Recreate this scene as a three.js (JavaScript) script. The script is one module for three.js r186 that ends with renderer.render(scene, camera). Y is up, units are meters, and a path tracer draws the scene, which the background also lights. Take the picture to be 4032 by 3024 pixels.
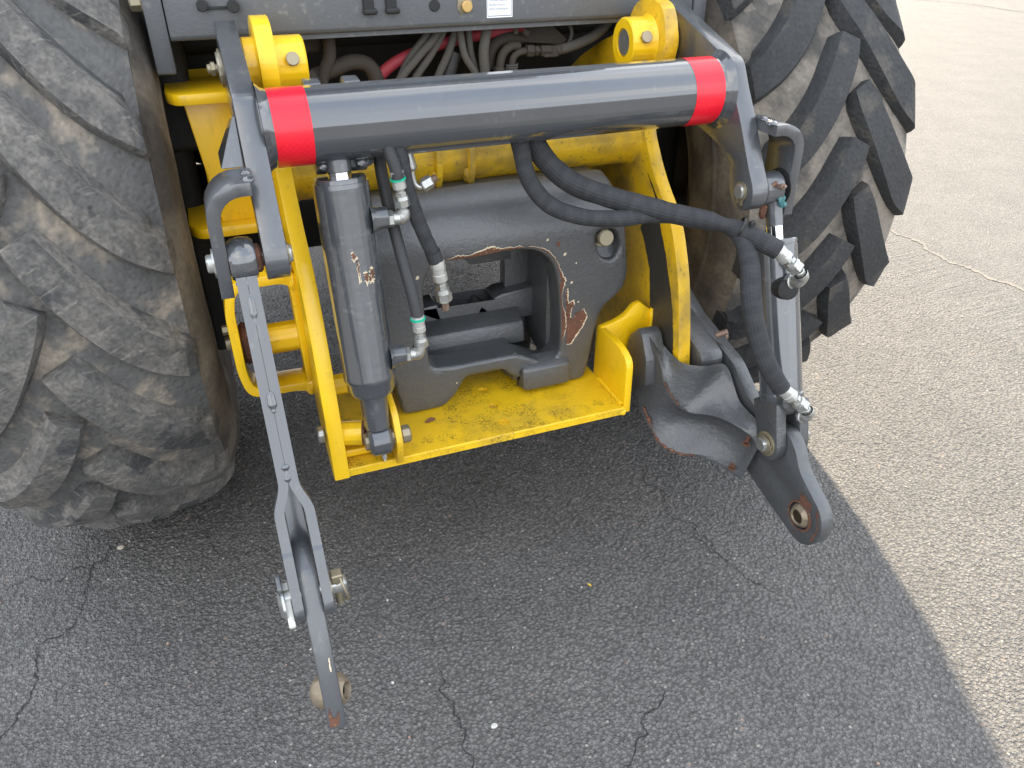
import * as THREE from 'three';
import { mergeGeometries, toCreasedNormals } from 'three/addons/utils/BufferGeometryUtils.js';
import { TessellateModifier } from 'three/addons/modifiers/TessellateModifier.js';
import { RoundedBoxGeometry } from 'three/addons/geometries/RoundedBoxGeometry.js';

// ---------------------------------------------------------------- camera, sky, sun, exposure
const scene = new THREE.Scene();
const LIFT = 0.03;                                   // the tyres stand on the ground at y = 0, the tractor's own datum is 3 cm higher
const camera = new THREE.PerspectiveCamera(53.06, 4 / 3, 0.05, 400);
camera.position.set(-0.574, 1.53 + LIFT, 1.517);
{
  const th = THREE.MathUtils.degToRad(32.3), ps = THREE.MathUtils.degToRad(20.9);
  const f = new THREE.Vector3(Math.sin(ps) * Math.cos(th), -Math.sin(th), -Math.cos(ps) * Math.cos(th));
  camera.lookAt(camera.position.clone().add(f));
}
const SUN = new THREE.Vector3(0.52, 1.0, -1.2).normalize();
const renderer = new THREE.WebGLRenderer({ antialias: true });
renderer.setSize(1024, 768);
renderer.toneMapping = THREE.LinearToneMapping;
renderer.toneMappingExposure = 3.1;
renderer.shadowMap.enabled = true;
document.body.appendChild(renderer.domElement);

// ---------------------------------------------------------------- noise
const hash = (i, j, k) => { let h = (Math.imul(i, 374761393) ^ Math.imul(j, 668265263) ^ Math.imul(k, 2147483647)) | 0; h = Math.imul(h ^ (h >>> 13), 1274126177); h ^= h >>> 16; return (h >>> 0) / 4294967296; };
const sm = (t) => t * t * (3 - 2 * t), mix = (a, b, t) => a + (b - a) * t, clamp = (x, a = 0, b = 1) => Math.min(b, Math.max(a, x)), step = (a, b, x) => sm(clamp((x - a) / (b - a)));
function vn(x, y, per, seed) {
  const xi = Math.floor(x), yi = Math.floor(y), fx = sm(x - xi), fy = sm(y - yi), w = (a) => per ? ((a % per) + per) % per : a;
  return mix(mix(hash(w(xi), w(yi), seed), hash(w(xi + 1), w(yi), seed), fx), mix(hash(w(xi), w(yi + 1), seed), hash(w(xi + 1), w(yi + 1), seed), fx), fy);
}
function fbm(x, y, per, oct, seed) { let s = 0, a = 0.5, n = 0; for (let o = 0; o < oct; o++) { s += a * vn(x, y, per, seed + o * 17); n += a; a *= 0.5; x *= 2; y *= 2; per *= 2; } return s / n; }
function worley(x, y, per, seed) {
  const xi = Math.floor(x), yi = Math.floor(y); let d1 = 9, d2 = 9, id = 0; const w = (a) => ((a % per) + per) % per;
  for (let j = -1; j <= 1; j++) for (let i = -1; i <= 1; i++) {
    const cx = w(xi + i), cy = w(yi + j), dx = xi + i + hash(cx, cy, seed) - x, dy = yi + j + hash(cx, cy, seed + 5) - y, d = Math.hypot(dx, dy);
    if (d < d1) { d2 = d1; d1 = d; id = hash(cx, cy, seed + 9); } else if (d < d2) d2 = d;
  }
  return [d1, d2, id];
}
let seedState = 12345;
const rnd = () => { seedState = (Math.imul(seedState, 1664525) + 1013904223) >>> 0; return seedState / 4294967296; };
const toS = (c) => c <= 0.0031308 ? c * 12.92 : 1.055 * Math.pow(c, 1 / 2.4) - 0.055;
function tex(size, fn, repeat, srgb = true) {
  const d = new Uint8Array(size * size * 4);
  for (let y = 0; y < size; y++) for (let x = 0; x < size; x++) {
    const c = fn(x / size, y / size), o = (y * size + x) * 4;
    for (let k = 0; k < 3; k++) { const v = Array.isArray(c) ? c[k] : c; d[o + k] = Math.round(255 * clamp(srgb ? toS(Math.max(v, 0)) : v)); }
    d[o + 3] = 255;
  }
  const t = new THREE.DataTexture(d, size, size, THREE.RGBAFormat);
  t.wrapS = t.wrapT = THREE.RepeatWrapping; t.magFilter = THREE.LinearFilter; t.minFilter = THREE.LinearMipmapLinearFilter; t.generateMipmaps = true;
  if (srgb) t.colorSpace = THREE.SRGBColorSpace;
  if (repeat) t.repeat.set(repeat, repeat);
  t.needsUpdate = true;
  return t;
}
const mixc = (a, b, t) => [mix(a[0], b[0], t), mix(a[1], b[1], t), mix(a[2], b[2], t)], mul = (a, k) => [a[0] * k, a[1] * k, a[2] * k];

// ---------------------------------------------------------------- sky: hazy summer sky, bright pale cloud over blue
{
  const W = 512, H = 256, d = new Float32Array(W * H * 4);
  for (let y = 0; y < H; y++) {
    const el = (y + 0.5) / H * Math.PI - Math.PI / 2;                  // v = 0 is straight down
    for (let x = 0; x < W; x++) {
      const az = (x + 0.5) / W * 2 * Math.PI, e = Math.max(el, 0) / (Math.PI / 2);
      const dir = [Math.cos(el) * Math.cos(az), Math.sin(el), Math.cos(el) * Math.sin(az)];
      const cl = step(0.42, 0.72, fbm(az / (2 * Math.PI) * 8, el * 3 + 4, 8, 5, 3));
      let c = mixc([0.95, 0.98, 1.02], [0.32, 0.41, 0.56], Math.pow(e, 0.5));
      c = mixc(c, [1.08, 1.06, 1.04], cl * 0.8);
      const s = Math.max(0, dir[0] * SUN.x + dir[1] * SUN.y + dir[2] * SUN.z);
      c = mixc(c, [1.5, 1.4, 1.25], Math.pow(s, 12) * 0.35);
      if (el < 0) c = [0.22, 0.21, 0.2];
      const o = (y * W + x) * 4; d[o] = c[0]; d[o + 1] = c[1]; d[o + 2] = c[2]; d[o + 3] = 1;
    }
  }
  const t = new THREE.DataTexture(d, W, H, THREE.RGBAFormat, THREE.FloatType);
  t.mapping = THREE.EquirectangularReflectionMapping; t.magFilter = THREE.LinearFilter; t.minFilter = THREE.LinearFilter; t.wrapS = THREE.RepeatWrapping; t.needsUpdate = true;
  scene.background = t; scene.environment = t;
}
const sun = new THREE.DirectionalLight(new THREE.Color(1.0, 0.85, 0.64), 3.8);
sun.position.copy(SUN).multiplyScalar(20); sun.castShadow = true; sun.shadow.mapSize.set(4096, 4096); sun.shadow.radius = 3;
Object.assign(sun.shadow.camera, { left: -6, right: 6, top: 6, bottom: -6, near: 1, far: 50 });
scene.add(sun, sun.target);

// ---------------------------------------------------------------- materials
const P = (o) => new THREE.MeshPhysicalMaterial(o), S = (o) => new THREE.MeshStandardMaterial(o);
const grimeGrey = tex(512, (u, v) => { const n = fbm(u * 6, v * 6, 6, 5, 11), m = fbm(u * 40, v * 40, 40, 3, 23); const c = mixc([0.052, 0.057, 0.064], [0.068, 0.074, 0.082], n); return mixc(c, [0.27, 0.26, 0.24], step(0.62, 0.9, m) * 0.25 * step(0.35, 0.7, n)); }, 2);
const grimeRough = tex(256, (u, v) => { const n = fbm(u * 8, v * 8, 8, 5, 31); return 0.16 + 0.3 * n; }, 2, false);
const peel = tex(256, (u, v) => 0.5 + 0.5 * fbm(u * 24, v * 24, 24, 3, 41), 4, false);
const castBump = tex(512, (u, v) => 0.6 * fbm(u * 30, v * 30, 30, 4, 51) + 0.4 * fbm(u * 90, v * 90, 90, 2, 52), 4, false);
const grimeCast = tex(512, (u, v) => { const n = fbm(u * 5, v * 5, 5, 5, 61), m = fbm(u * 60, v * 60, 60, 3, 62); return mixc(mixc([0.046, 0.049, 0.053], [0.072, 0.076, 0.080], n), [0.15, 0.14, 0.12], step(0.66, 0.95, m) * 0.3); }, 1.6);
const grimeYellow = tex(512, (u, v) => {
  const n = fbm(u * 5, v * 5, 5, 5, 71), m = fbm(u * 30, v * 12, 60, 4, 72), f = fbm(u * 90, v * 90, 90, 2, 73);
  let c = mixc([0.86, 0.52, 0.003], [0.93, 0.60, 0.006], n); c = mixc(c, [0.40, 0.26, 0.03], step(0.62, 0.88, m) * 0.25); return mixc(c, [0.16, 0.11, 0.04], step(0.80, 0.92, f) * 0.3);
}, 1.5);
const dirtYellow = tex(512, (u, v) => {
  const n = fbm(u * 4, v * 4, 4, 5, 171), m = fbm(u * 16, v * 16, 16, 4, 172), f = fbm(u * 90, v * 90, 90, 2, 173);
  let c = mixc([0.72, 0.42, 0.005], [0.84, 0.53, 0.008], n); c = mixc(c, [0.22, 0.15, 0.05], step(0.42, 0.78, n * 0.5 + m * 0.5) * 0.7); return mixc(c, [0.08, 0.06, 0.04], step(0.70, 0.85, f) * 0.4);
}, 1.5);
const crazed = tex(1024, (u, v) => {
  const wx = u + 0.03 * fbm(u * 16, v * 16, 16, 3, 81), wy = v + 0.03 * fbm(u * 16 + 3, v * 16, 16, 3, 82), a = worley(wx * 44, wy * 44, 44, 83), b = worley(wx * 90, wy * 90, 90, 84), n = fbm(u * 4, v * 4, 4, 4, 85), f = fbm(u * 70, v * 70, 70, 3, 88);
  const gate = step(0.42, 0.62, fbm(u * 12, v * 12, 12, 4, 86)), k = Math.max((1 - step(0.0, 0.13, a[1] - a[0])) * gate, 0.8 * (1 - step(0.0, 0.16, b[1] - b[0])) * step(0.5, 0.66, fbm(u * 20, v * 20, 20, 3, 90)), step(0.60, 0.74, f) * 0.7 * gate) * step(0.34, 0.52, n + 0.08);
  let c = mixc([0.76, 0.47, 0.006], [0.86, 0.55, 0.01], fbm(u * 14, v * 14, 14, 4, 87)); c = mixc(c, [0.36, 0.25, 0.05], step(0.45, 0.8, n) * 0.35);
  return mixc(c, [0.08, 0.05, 0.012], k * 0.8);
}, 2.2);
const rustTex = tex(256, (u, v) => { const n = fbm(u * 10, v * 10, 10, 5, 91), m = fbm(u * 40, v * 40, 40, 2, 92); return mixc(mixc([0.075, 0.036, 0.024], [0.165, 0.070, 0.042], n), [0.42, 0.25, 0.13], step(0.70, 0.85, m) * 0.6); }, 6);
const rubberDust = tex(1024, (u, v) => {                                // valleys: tan dust over black rubber
  const n = fbm(u * 7, v * 7, 7, 6, 101), m = fbm(u * 22, v * 22, 22, 4, 102), f = fbm(u * 120, v * 120, 120, 2, 103);
  let c = mixc([0.075, 0.072, 0.067], [0.225, 0.20, 0.168], step(0.30, 0.62, n * 0.65 + m * 0.35)); return mul(c, 0.8 + 0.4 * f);
}, 1.25);
const rubberGrey = tex(1024, (u, v) => {                                // worn grey lug faces, speckled and scuffed
  const n = fbm(u * 8, v * 8, 8, 6, 111), m = fbm(u * 40, v * 40, 40, 4, 112), f = fbm(u * 150, v * 150, 150, 2, 113), sc = fbm(u * 14 + v * 9, v * 120 - u * 60, 240, 2, 115);
  let c = mixc([0.088, 0.086, 0.082], [0.158, 0.148, 0.134], step(0.34, 0.70, n * 0.5 + m * 0.5)); c = mixc(c, [0.034, 0.037, 0.040], step(0.60, 0.66, fbm(u * 7 + 3, v * 7, 7, 6, 114)) * 0.75);
  c = mixc(c, [0.27, 0.25, 0.22], step(0.72, 0.86, sc) * 0.35); return mul(c, 0.62 + 0.76 * f);
}, 1.25);
const rubberValley = tex(1024, (u, v) => {                              // smooth grooves, grey with drifts of tan dust
  const n = fbm(u * 6, v * 6, 6, 6, 311), m = fbm(u * 26, v * 26, 26, 4, 312), f = fbm(u * 120, v * 120, 120, 2, 313);
  let c = mixc([0.070, 0.072, 0.073], [0.135, 0.130, 0.122], n); c = mixc(c, [0.29, 0.25, 0.195], step(0.50, 0.68, n * 0.6 + m * 0.4) * 0.8); return mul(c, 0.78 + 0.44 * f);
}, 1.25);
const rubberSide = tex(512, (u, v) => { const n = fbm(u * 6, v * 6, 6, 6, 321), f = fbm(u * 100, v * 100, 100, 2, 322); return mul(mixc([0.066, 0.058, 0.050], [0.165, 0.140, 0.108], step(0.35, 0.7, n)), 0.75 + 0.5 * f); }, 1.25);
const rubberDark = tex(1024, (u, v) => {                                // dark lug tops with fine pits
  const n = fbm(u * 6, v * 6, 6, 5, 121), f = fbm(u * 130, v * 130, 130, 2, 122);
  let c = mixc([0.024, 0.026, 0.028], [0.044, 0.045, 0.046], n); c = mixc(c, [0.16, 0.14, 0.11], step(0.58, 0.78, fbm(u * 14, v * 14, 14, 5, 123)) * 0.28); return mul(c, 0.75 + 0.5 * f);
}, 1.25);
const rubberBump = tex(1024, (u, v) => 0.6 * fbm(u * 40, v * 40, 40, 4, 131) + 0.4 * (1 - step(0.10, 0.4, worley(u * 50, v * 50, 50, 132)[0])), 1.25, false);
const zincRough = tex(128, (u, v) => 0.24 + 0.3 * fbm(u * 8, v * 8, 8, 4, 141), 8, false);
const weave = tex(256, (u, v) => { const a = Math.sin(u * Math.PI * 2 * 20) * 0.5 + 0.5, b = Math.sin((v * 40) * Math.PI * 2) * 0.5 + 0.5; return 0.65 * b + 0.35 * a; }, 1, false);
const weaveCol = tex(256, (u, v) => { const n = fbm(u * 4, v * 12, 12, 5, 151), b = Math.sin(v * 40 * Math.PI * 2) * 0.5 + 0.5; return mul(mixc([0.020, 0.022, 0.026], [0.048, 0.050, 0.053], n), 0.7 + 0.5 * b); }, 1);
const tapeTex = tex(256, (u, v) => {
  const d = (a) => Math.abs((((a % 1) + 1) % 1) - 0.5), l = Math.min(d(u * 8 + v * 8), d(u * 8 - v * 8));
  const n = fbm(u * 6, v * 6, 6, 3, 161); return mixc(mixc([0.80, 0.004, 0.022], [0.86, 0.008, 0.03], n), [0.58, 0.0, 0.012], (1 - step(0.0, 0.10, l)) * 0.6);
}, 1 / 0.1);

const M = {
  grey: P({ map: grimeGrey, ior: 1.85, roughnessMap: grimeRough, roughness: 1, clearcoat: 0.5, clearcoatRoughness: 0.12, bumpMap: peel, bumpScale: 0.0006 }),
  greyGloss: P({ map: grimeGrey, ior: 1.8, roughness: 0.2, clearcoat: 1, clearcoatRoughness: 0.02, bumpMap: peel, bumpScale: 0.0003 }),
  cast: P({ map: grimeCast, ior: 1.7, roughness: 0.42, clearcoat: 0.35, clearcoatRoughness: 0.32, bumpMap: castBump, bumpScale: 0.0014 }),
  beam: P({ map: grimeGrey, color: new THREE.Color().setRGB(1.5, 1.47, 1.42), ior: 1.6, roughness: 0.45, clearcoat: 0.3, clearcoatRoughness: 0.35, bumpMap: castBump, bumpScale: 0.0006 }),
  black: S({ color: new THREE.Color().setRGB(0.018, 0.019, 0.02), roughness: 0.7, bumpMap: castBump, bumpScale: 0.001 }),
  yellow: P({ map: grimeYellow, roughness: 0.42, clearcoat: 0.5, clearcoatRoughness: 0.2, bumpMap: peel, bumpScale: 0.0007 }),
  yellowDirty: P({ map: dirtYellow, roughness: 0.5, clearcoat: 0.3, clearcoatRoughness: 0.3, bumpMap: castBump, bumpScale: 0.0012 }),
  yellowCrazed: P({ map: crazed, roughness: 0.5, clearcoat: 0.2, clearcoatRoughness: 0.3, bumpMap: castBump, bumpScale: 0.0012 }),
  zinc: P({ color: new THREE.Color().setRGB(0.50, 0.51, 0.49), metalness: 0.85, roughness: 1, roughnessMap: zincRough }),
  zincYellow: P({ color: new THREE.Color().setRGB(0.34, 0.30, 0.21), metalness: 0.75, roughness: 0.5 }),
  ferrule: P({ color: new THREE.Color().setRGB(0.52, 0.52, 0.49), metalness: 0.6, roughness: 0.42 }),
  gold: P({ color: new THREE.Color().setRGB(0.62, 0.42, 0.16), metalness: 0.7, roughness: 0.42 }),
  copper: P({ color: new THREE.Color().setRGB(0.26, 0.18, 0.14), metalness: 0.5, roughness: 0.55 }),
  chrome: P({ color: new THREE.Color().setRGB(0.82, 0.83, 0.84), metalness: 1, roughness: 0.08 }),
  rust: S({ map: rustTex, roughness: 0.9, bumpMap: castBump, bumpScale: 0.0015 }),
  rustyBall: P({ color: new THREE.Color().setRGB(0.26, 0.21, 0.15), metalness: 0.45, roughness: 0.5, bumpMap: castBump, bumpScale: 0.0008 }),
  cream: S({ color: new THREE.Color().setRGB(0.62, 0.53, 0.38), roughness: 0.8 }),
  primer: S({ color: new THREE.Color().setRGB(0.70, 0.70, 0.66), roughness: 0.7 }),
  worn: S({ color: new THREE.Color().setRGB(0.060, 0.055, 0.045), roughness: 0.5, metalness: 0.3, bumpMap: castBump, bumpScale: 0.001 }),
  green: S({ color: new THREE.Color().setRGB(0.0, 0.42, 0.26), roughness: 0.5 }),
  grease: P({ color: new THREE.Color().setRGB(0.05, 0.17, 0.18), roughness: 0.35 }),
  tyreDust: S({ map: rubberDust, roughness: 0.92, bumpMap: rubberBump, bumpScale: 0.002 }),
  tyreGrey: S({ map: rubberGrey, roughness: 0.88, bumpMap: rubberBump, bumpScale: 0.002 }),
  tyreSide: S({ map: rubberSide, roughness: 0.92, bumpMap: rubberBump, bumpScale: 0.001 }),
  tyreDustGrey: S({ map: rubberValley, roughness: 0.92, bumpMap: rubberBump, bumpScale: 0.0025 }),
  tyreDark: S({ map: rubberDark, roughness: 0.8, bumpMap: rubberBump, bumpScale: 0.002 }),
  rim: S({ color: new THREE.Color().setRGB(0.06, 0.05, 0.04), roughness: 0.6 }),
  hose: S({ color: new THREE.Color().setRGB(0.030, 0.031, 0.033), roughness: 0.62, bumpMap: castBump, bumpScale: 0.001 }),
  hoseDusty: S({ color: new THREE.Color().setRGB(0.085, 0.080, 0.073), roughness: 0.9, bumpMap: castBump, bumpScale: 0.001 }),
  hoseBrown: S({ color: new THREE.Color().setRGB(0.050, 0.042, 0.034), roughness: 0.85, bumpMap: castBump, bumpScale: 0.001 }),
  hoseRed: S({ color: new THREE.Color().setRGB(0.34, 0.035, 0.05), roughness: 0.6 }),
  sleeve: S({ map: weaveCol, roughness: 0.72, bumpMap: weave, bumpScale: 0.0012 }),
  tie: S({ color: new THREE.Color().setRGB(0.02, 0.02, 0.02), roughness: 0.4 }),
  tape: P({ map: tapeTex, roughness: 0.4, clearcoat: 0.3, clearcoatRoughness: 0.1 }),
  glass: P({ color: 0xffffff, transmission: 1, roughness: 0.02, thickness: 0 }),
};

// ---------------------------------------------------------------- geometry helpers (metres; x right, y up, z towards the viewer)
const V3 = (a) => a.isVector3 ? a : new THREE.Vector3(...a);
function boxUV(g) {
  g = g.index ? g.toNonIndexed() : g;
  if (!g.attributes.normal) g.computeVertexNormals();
  const p = g.attributes.position, uv = new Float32Array(p.count * 2), a = new THREE.Vector3(), b = new THREE.Vector3(), c = new THREE.Vector3();
  for (let i = 0; i < p.count; i += 3) {
    a.fromBufferAttribute(p, i); b.fromBufferAttribute(p, i + 1); c.fromBufferAttribute(p, i + 2);
    const n = b.clone().sub(a).cross(c.clone().sub(a)), x = Math.abs(n.x), y = Math.abs(n.y), z = Math.abs(n.z);
    [a, b, c].forEach((q, k) => { const o = (i + k) * 2; if (x >= y && x >= z) { uv[o] = q.z + 0.31; uv[o + 1] = q.y; } else if (y >= z) { uv[o] = q.x; uv[o + 1] = q.z + 0.17; } else { uv[o] = q.x + 0.53; uv[o + 1] = q.y; } });
  }
  g.setAttribute('uv', new THREE.BufferAttribute(uv, 2));
  return g;
}
function put(name, geos, mat, parent, keepUV) {
  let list = (Array.isArray(geos) ? geos : [geos]).map((g) => { const h = g.index ? g.toNonIndexed() : g.clone(); if (!h.attributes.normal) h.computeVertexNormals(); for (const k of Object.keys(h.attributes)) if (!['position', 'normal', 'uv'].includes(k)) h.deleteAttribute(k); if (!h.attributes.uv) h.setAttribute('uv', new THREE.BufferAttribute(new Float32Array(h.attributes.position.count * 2), 2)); return keepUV ? h : boxUV(h); });
  const m = new THREE.Mesh(list.length > 1 ? mergeGeometries(list) : list[0], mat);
  m.name = name; m.castShadow = m.receiveShadow = true;
  if (parent) parent.add(m);
  return m;
}
const group = (name, parent) => { const g = new THREE.Group(); g.name = name; parent.add(g); return g; };
function roundPoly(pts, r) {                                            // pts: [[x, y, radius?]]; corners rounded with arcs
  { let a = 0; for (let i = 0; i < pts.length; i++) { const p = pts[i], q = pts[(i + 1) % pts.length]; a += p[0] * q[1] - q[0] * p[1]; } if (a < 0) pts = [...pts].reverse(); }
  const s = new THREE.Shape(), n = pts.length, v = pts.map((p) => new THREE.Vector2(p[0], p[1]));
  for (let i = 0; i < n; i++) {
    const a = v[(i + n - 1) % n], b = v[i], c = v[(i + 1) % n], d1 = a.clone().sub(b), d2 = c.clone().sub(b);
    const rr = Math.min(pts[i][2] ?? r, d1.length() * 0.48, d2.length() * 0.48), p1 = b.clone().addScaledVector(d1.normalize(), rr), p2 = b.clone().addScaledVector(d2.normalize(), rr);
    if (i === 0) s.moveTo(p1.x, p1.y); else s.lineTo(p1.x, p1.y);
    if (rr > 1e-5) s.quadraticCurveTo(b.x, b.y, p2.x, p2.y);
  }
  s.closePath();
  return s;
}
function extr(shape, depth, bevel, seg = 2, curve = 6) {
  const b = Math.min(bevel, depth * 0.45);
  const g = new THREE.ExtrudeGeometry(shape, { depth: depth - 2 * b, bevelEnabled: b > 0, bevelThickness: b, bevelSize: b, bevelOffset: -b, bevelSegments: seg, curveSegments: curve, steps: 1 });
  g.translate(0, 0, b);
  return toCreasedNormals(g, 0.55);
}
function plateYZ(pts, x0, x1, r = 0.004, bevel = 0.0025, holes = []) {   // pts [[y, z]]: a plate lying across x
  const s = roundPoly(pts.map((p) => [-p[1], p[0], p[2]]), r);
  for (const [y, z, hr] of holes) { const h = new THREE.Path(); h.absarc(-z, y, hr, 0, Math.PI * 2, true); s.holes.push(h); }
  const g = extr(s, x1 - x0, bevel);
  g.rotateY(Math.PI / 2); g.translate(x0, 0, 0);
  return g;
}
function plateXY(pts, z0, z1, r = 0.004, bevel = 0.0025, holes = [], seg = 2) {
  const s = roundPoly(pts, r);
  for (const h of holes) s.holes.push(roundPoly(h.pts ?? h, h.r ?? 0.01));
  const g = extr(s, z1 - z0, bevel, seg); g.translate(0, 0, z0);
  return g;
}
function plateXZ(pts, y0, y1, r = 0.004, bevel = 0.0025, holes = []) {
  const s = roundPoly(pts.map((p) => [p[0], -p[1], p[2]]), r);
  for (const [x, z, hr] of holes) { const h = new THREE.Path(); h.absarc(x, -z, hr, 0, Math.PI * 2, true); s.holes.push(h); }
  const g = extr(s, y1 - y0, bevel); g.rotateX(-Math.PI / 2); g.translate(0, y0, 0);
  return g;
}
const box = (x0, x1, y0, y1, z0, z1, r = 0.004) => { const g = new RoundedBoxGeometry(x1 - x0, y1 - y0, z1 - z0, 2, Math.min(r, (x1 - x0) / 2.1, (y1 - y0) / 2.1, (z1 - z0) / 2.1)); g.translate((x0 + x1) / 2, (y0 + y1) / 2, (z0 + z1) / 2); return g; };
function orient(g, a, b) {                                              // takes +y onto a -> b
  const A = V3(a), d = V3(b).clone().sub(A); g.applyQuaternion(new THREE.Quaternion().setFromUnitVectors(new THREE.Vector3(0, 1, 0), d.clone().normalize())); g.translate(A.x, A.y, A.z); return g;
}
function rev(a, b, prof, seg = 40) {                                    // prof [[distance along a->b, radius]], hard corners kept
  const g = new THREE.LatheGeometry(prof.map((p) => new THREE.Vector2(Math.max(p[1], 0.00001), p[0])), seg);
  return orient(toCreasedNormals(g, 0.6), a, b);
}
const along = (a, b) => V3(a).distanceTo(V3(b));
function rod(a, b, r, ch = 0.0015, seg = 32) { const L = along(a, b); return rev(a, b, [[0, 0], [0, r - ch], [ch, r], [L - ch, r], [L, r - ch], [L, 0]], seg); }
function hex(a, b, r, spin = 0) {                                       // hexagon prism with turned-off corners
  const L = along(a, b), g = new THREE.CylinderGeometry(r, r, L, 6, 1); g.translate(0, L / 2, 0); g.rotateY(spin);
  const c = new THREE.CylinderGeometry(r * 0.86, r * 0.98, L * 0.12, 24); c.translate(0, L * 1.05, 0);
  return mergeGeometries([orient(toCreasedNormals(g.toNonIndexed(), 0.4), a, b), orient(toCreasedNormals(c.toNonIndexed(), 0.4), a, b)]);
}
function sweep(pts, rad, seg = 80, rs = 14, flat) {                     // tube along a smooth curve; rad a number or (t, angle) => radius
  const cv = new THREE.CatmullRomCurve3(pts.map(V3), false, 'centripetal'), fr = cv.computeFrenetFrames(seg, false), pos = [], uv = [], idx = [], L = cv.getLength();
  for (let i = 0; i <= seg; i++) {
    const p = cv.getPointAt(i / seg), N = fr.normals[i], B = fr.binormals[i];
    for (let j = 0; j <= rs; j++) {
      const a = j / rs * Math.PI * 2, r = typeof rad === 'number' ? rad : rad(i / seg, a), k = flat ? flat(i / seg) : [1, 1];
      pos.push(p.x + r * (Math.cos(a) * N.x * k[0] + Math.sin(a) * B.x * k[1]), p.y + r * (Math.cos(a) * N.y * k[0] + Math.sin(a) * B.y * k[1]), p.z + r * (Math.cos(a) * N.z * k[0] + Math.sin(a) * B.z * k[1]));
      uv.push(j / rs, i / seg * L / 0.1);
    }
  }
  for (let i = 0; i < seg; i++) for (let j = 0; j < rs; j++) { const a = i * (rs + 1) + j, b = a + rs + 1; idx.push(a, b, a + 1, b, b + 1, a + 1); }
  const g = new THREE.BufferGeometry(); g.setAttribute('position', new THREE.Float32BufferAttribute(pos, 3)); g.setAttribute('uv', new THREE.Float32BufferAttribute(uv, 2)); g.setIndex(idx); g.computeVertexNormals();
  return g;
}
function blob(c, r, amp, seed, sc = [1, 1, 1], det = 3) {               // lumpy bead: weld, grease, clod
  const g = new THREE.IcosahedronGeometry(1, det), p = g.attributes.position, v = new THREE.Vector3();
  for (let i = 0; i < p.count; i++) { v.fromBufferAttribute(p, i); const n = fbm(v.x * 2.2 + 10 + seed, v.y * 2.2 + 10 + v.z * 1.7, 0, 3, seed) - 0.5; v.multiplyScalar(r * (1 + amp * 2 * n)); p.setXYZ(i, c[0] + v.x * sc[0], c[1] + v.y * sc[1], c[2] + v.z * sc[2]); }
  return toCreasedNormals(g, 0.9);
}
function ragged(pts, amp, seed, n = 10) {                               // a closed outline roughened between its points
  const out = [];
  for (let i = 0; i < pts.length; i++) { const a = pts[i], b = pts[(i + 1) % pts.length], L = Math.hypot(b[0] - a[0], b[1] - a[1]); for (let k = 0; k < n; k++) { const t = k / n, w = amp * (hash(i, k, seed) - 0.5) * 2 * Math.min(1, L / 0.02), nx = -(b[1] - a[1]) / L, ny = (b[0] - a[0]) / L; out.push([mix(a[0], b[0], t) + nx * w, mix(a[1], b[1], t) + ny * w]); } }
  return out;
}
function patchOn(pts, amp, seed, map) {                                 // chipped or rusted paint: an irregular flake laid on a surface given by map(u, v)
  const g = new THREE.ShapeGeometry(new THREE.Shape(ragged(pts, amp, seed).map((p) => new THREE.Vector2(...p)))).toNonIndexed(), p = g.attributes.position;
  for (let i = 0; i < p.count; i++) p.setXYZ(i, ...map(p.getX(i), p.getY(i)));
  g.computeVertexNormals();
  return g;
}
function ribbon(pts, w, seed, map, bias = 0) {                          // ragged band of chipped paint along an edge
  const n = 140, cv = new THREE.CatmullRomCurve3(pts.map(([x, y]) => new THREE.Vector3(x, y, 0)), false, 'centripetal'), pos = [];
  let prev = null;
  for (let i = 0; i <= n; i++) {
    const t = i / n, p = cv.getPointAt(t), d = cv.getTangentAt(t), k = w * Math.pow(fbm(t * 9, 2, 0, 4, seed), 1.2) * 1.9 * (0.82 + 0.36 * hash(i, 2, seed)) * Math.min(1, 14 * t, 14 * (1 - t)), a = [p.x - d.y * bias, p.y + d.x * bias, bias], m = [p.x - d.y * (k * 0.5 + bias), p.y + d.x * (k * 0.5 + bias), k * 0.5 + bias], b = [p.x - d.y * (k + bias), p.y + d.x * (k + bias), k + bias];
    if (prev) for (const q of [prev[0], prev[1], m, prev[0], m, a, prev[1], prev[2], b, prev[1], b, m]) pos.push(...map(...q));
    prev = [a, m, b];
  }
  const g = new THREE.BufferGeometry(); g.setAttribute('position', new THREE.Float32BufferAttribute(pos, 3)); g.computeVertexNormals();
  return g;
}
const mirrorX = (g) => { const h = g.index ? g.toNonIndexed() : g.clone(), p = h.attributes.position, n = h.attributes.normal; for (let i = 0; i < p.count; i++) { p.setX(i, -p.getX(i)); if (n) n.setX(i, -n.getX(i)); } for (const k of ['position', 'normal', 'uv']) { const a = h.attributes[k]; if (!a) continue; const s = a.itemSize, r = a.array; for (let i = 0; i < a.count; i += 3) for (let c = 0; c < s; c++) { const t = r[(i + 1) * s + c]; r[(i + 1) * s + c] = r[(i + 2) * s + c]; r[(i + 2) * s + c] = t; } } return h; };

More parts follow.
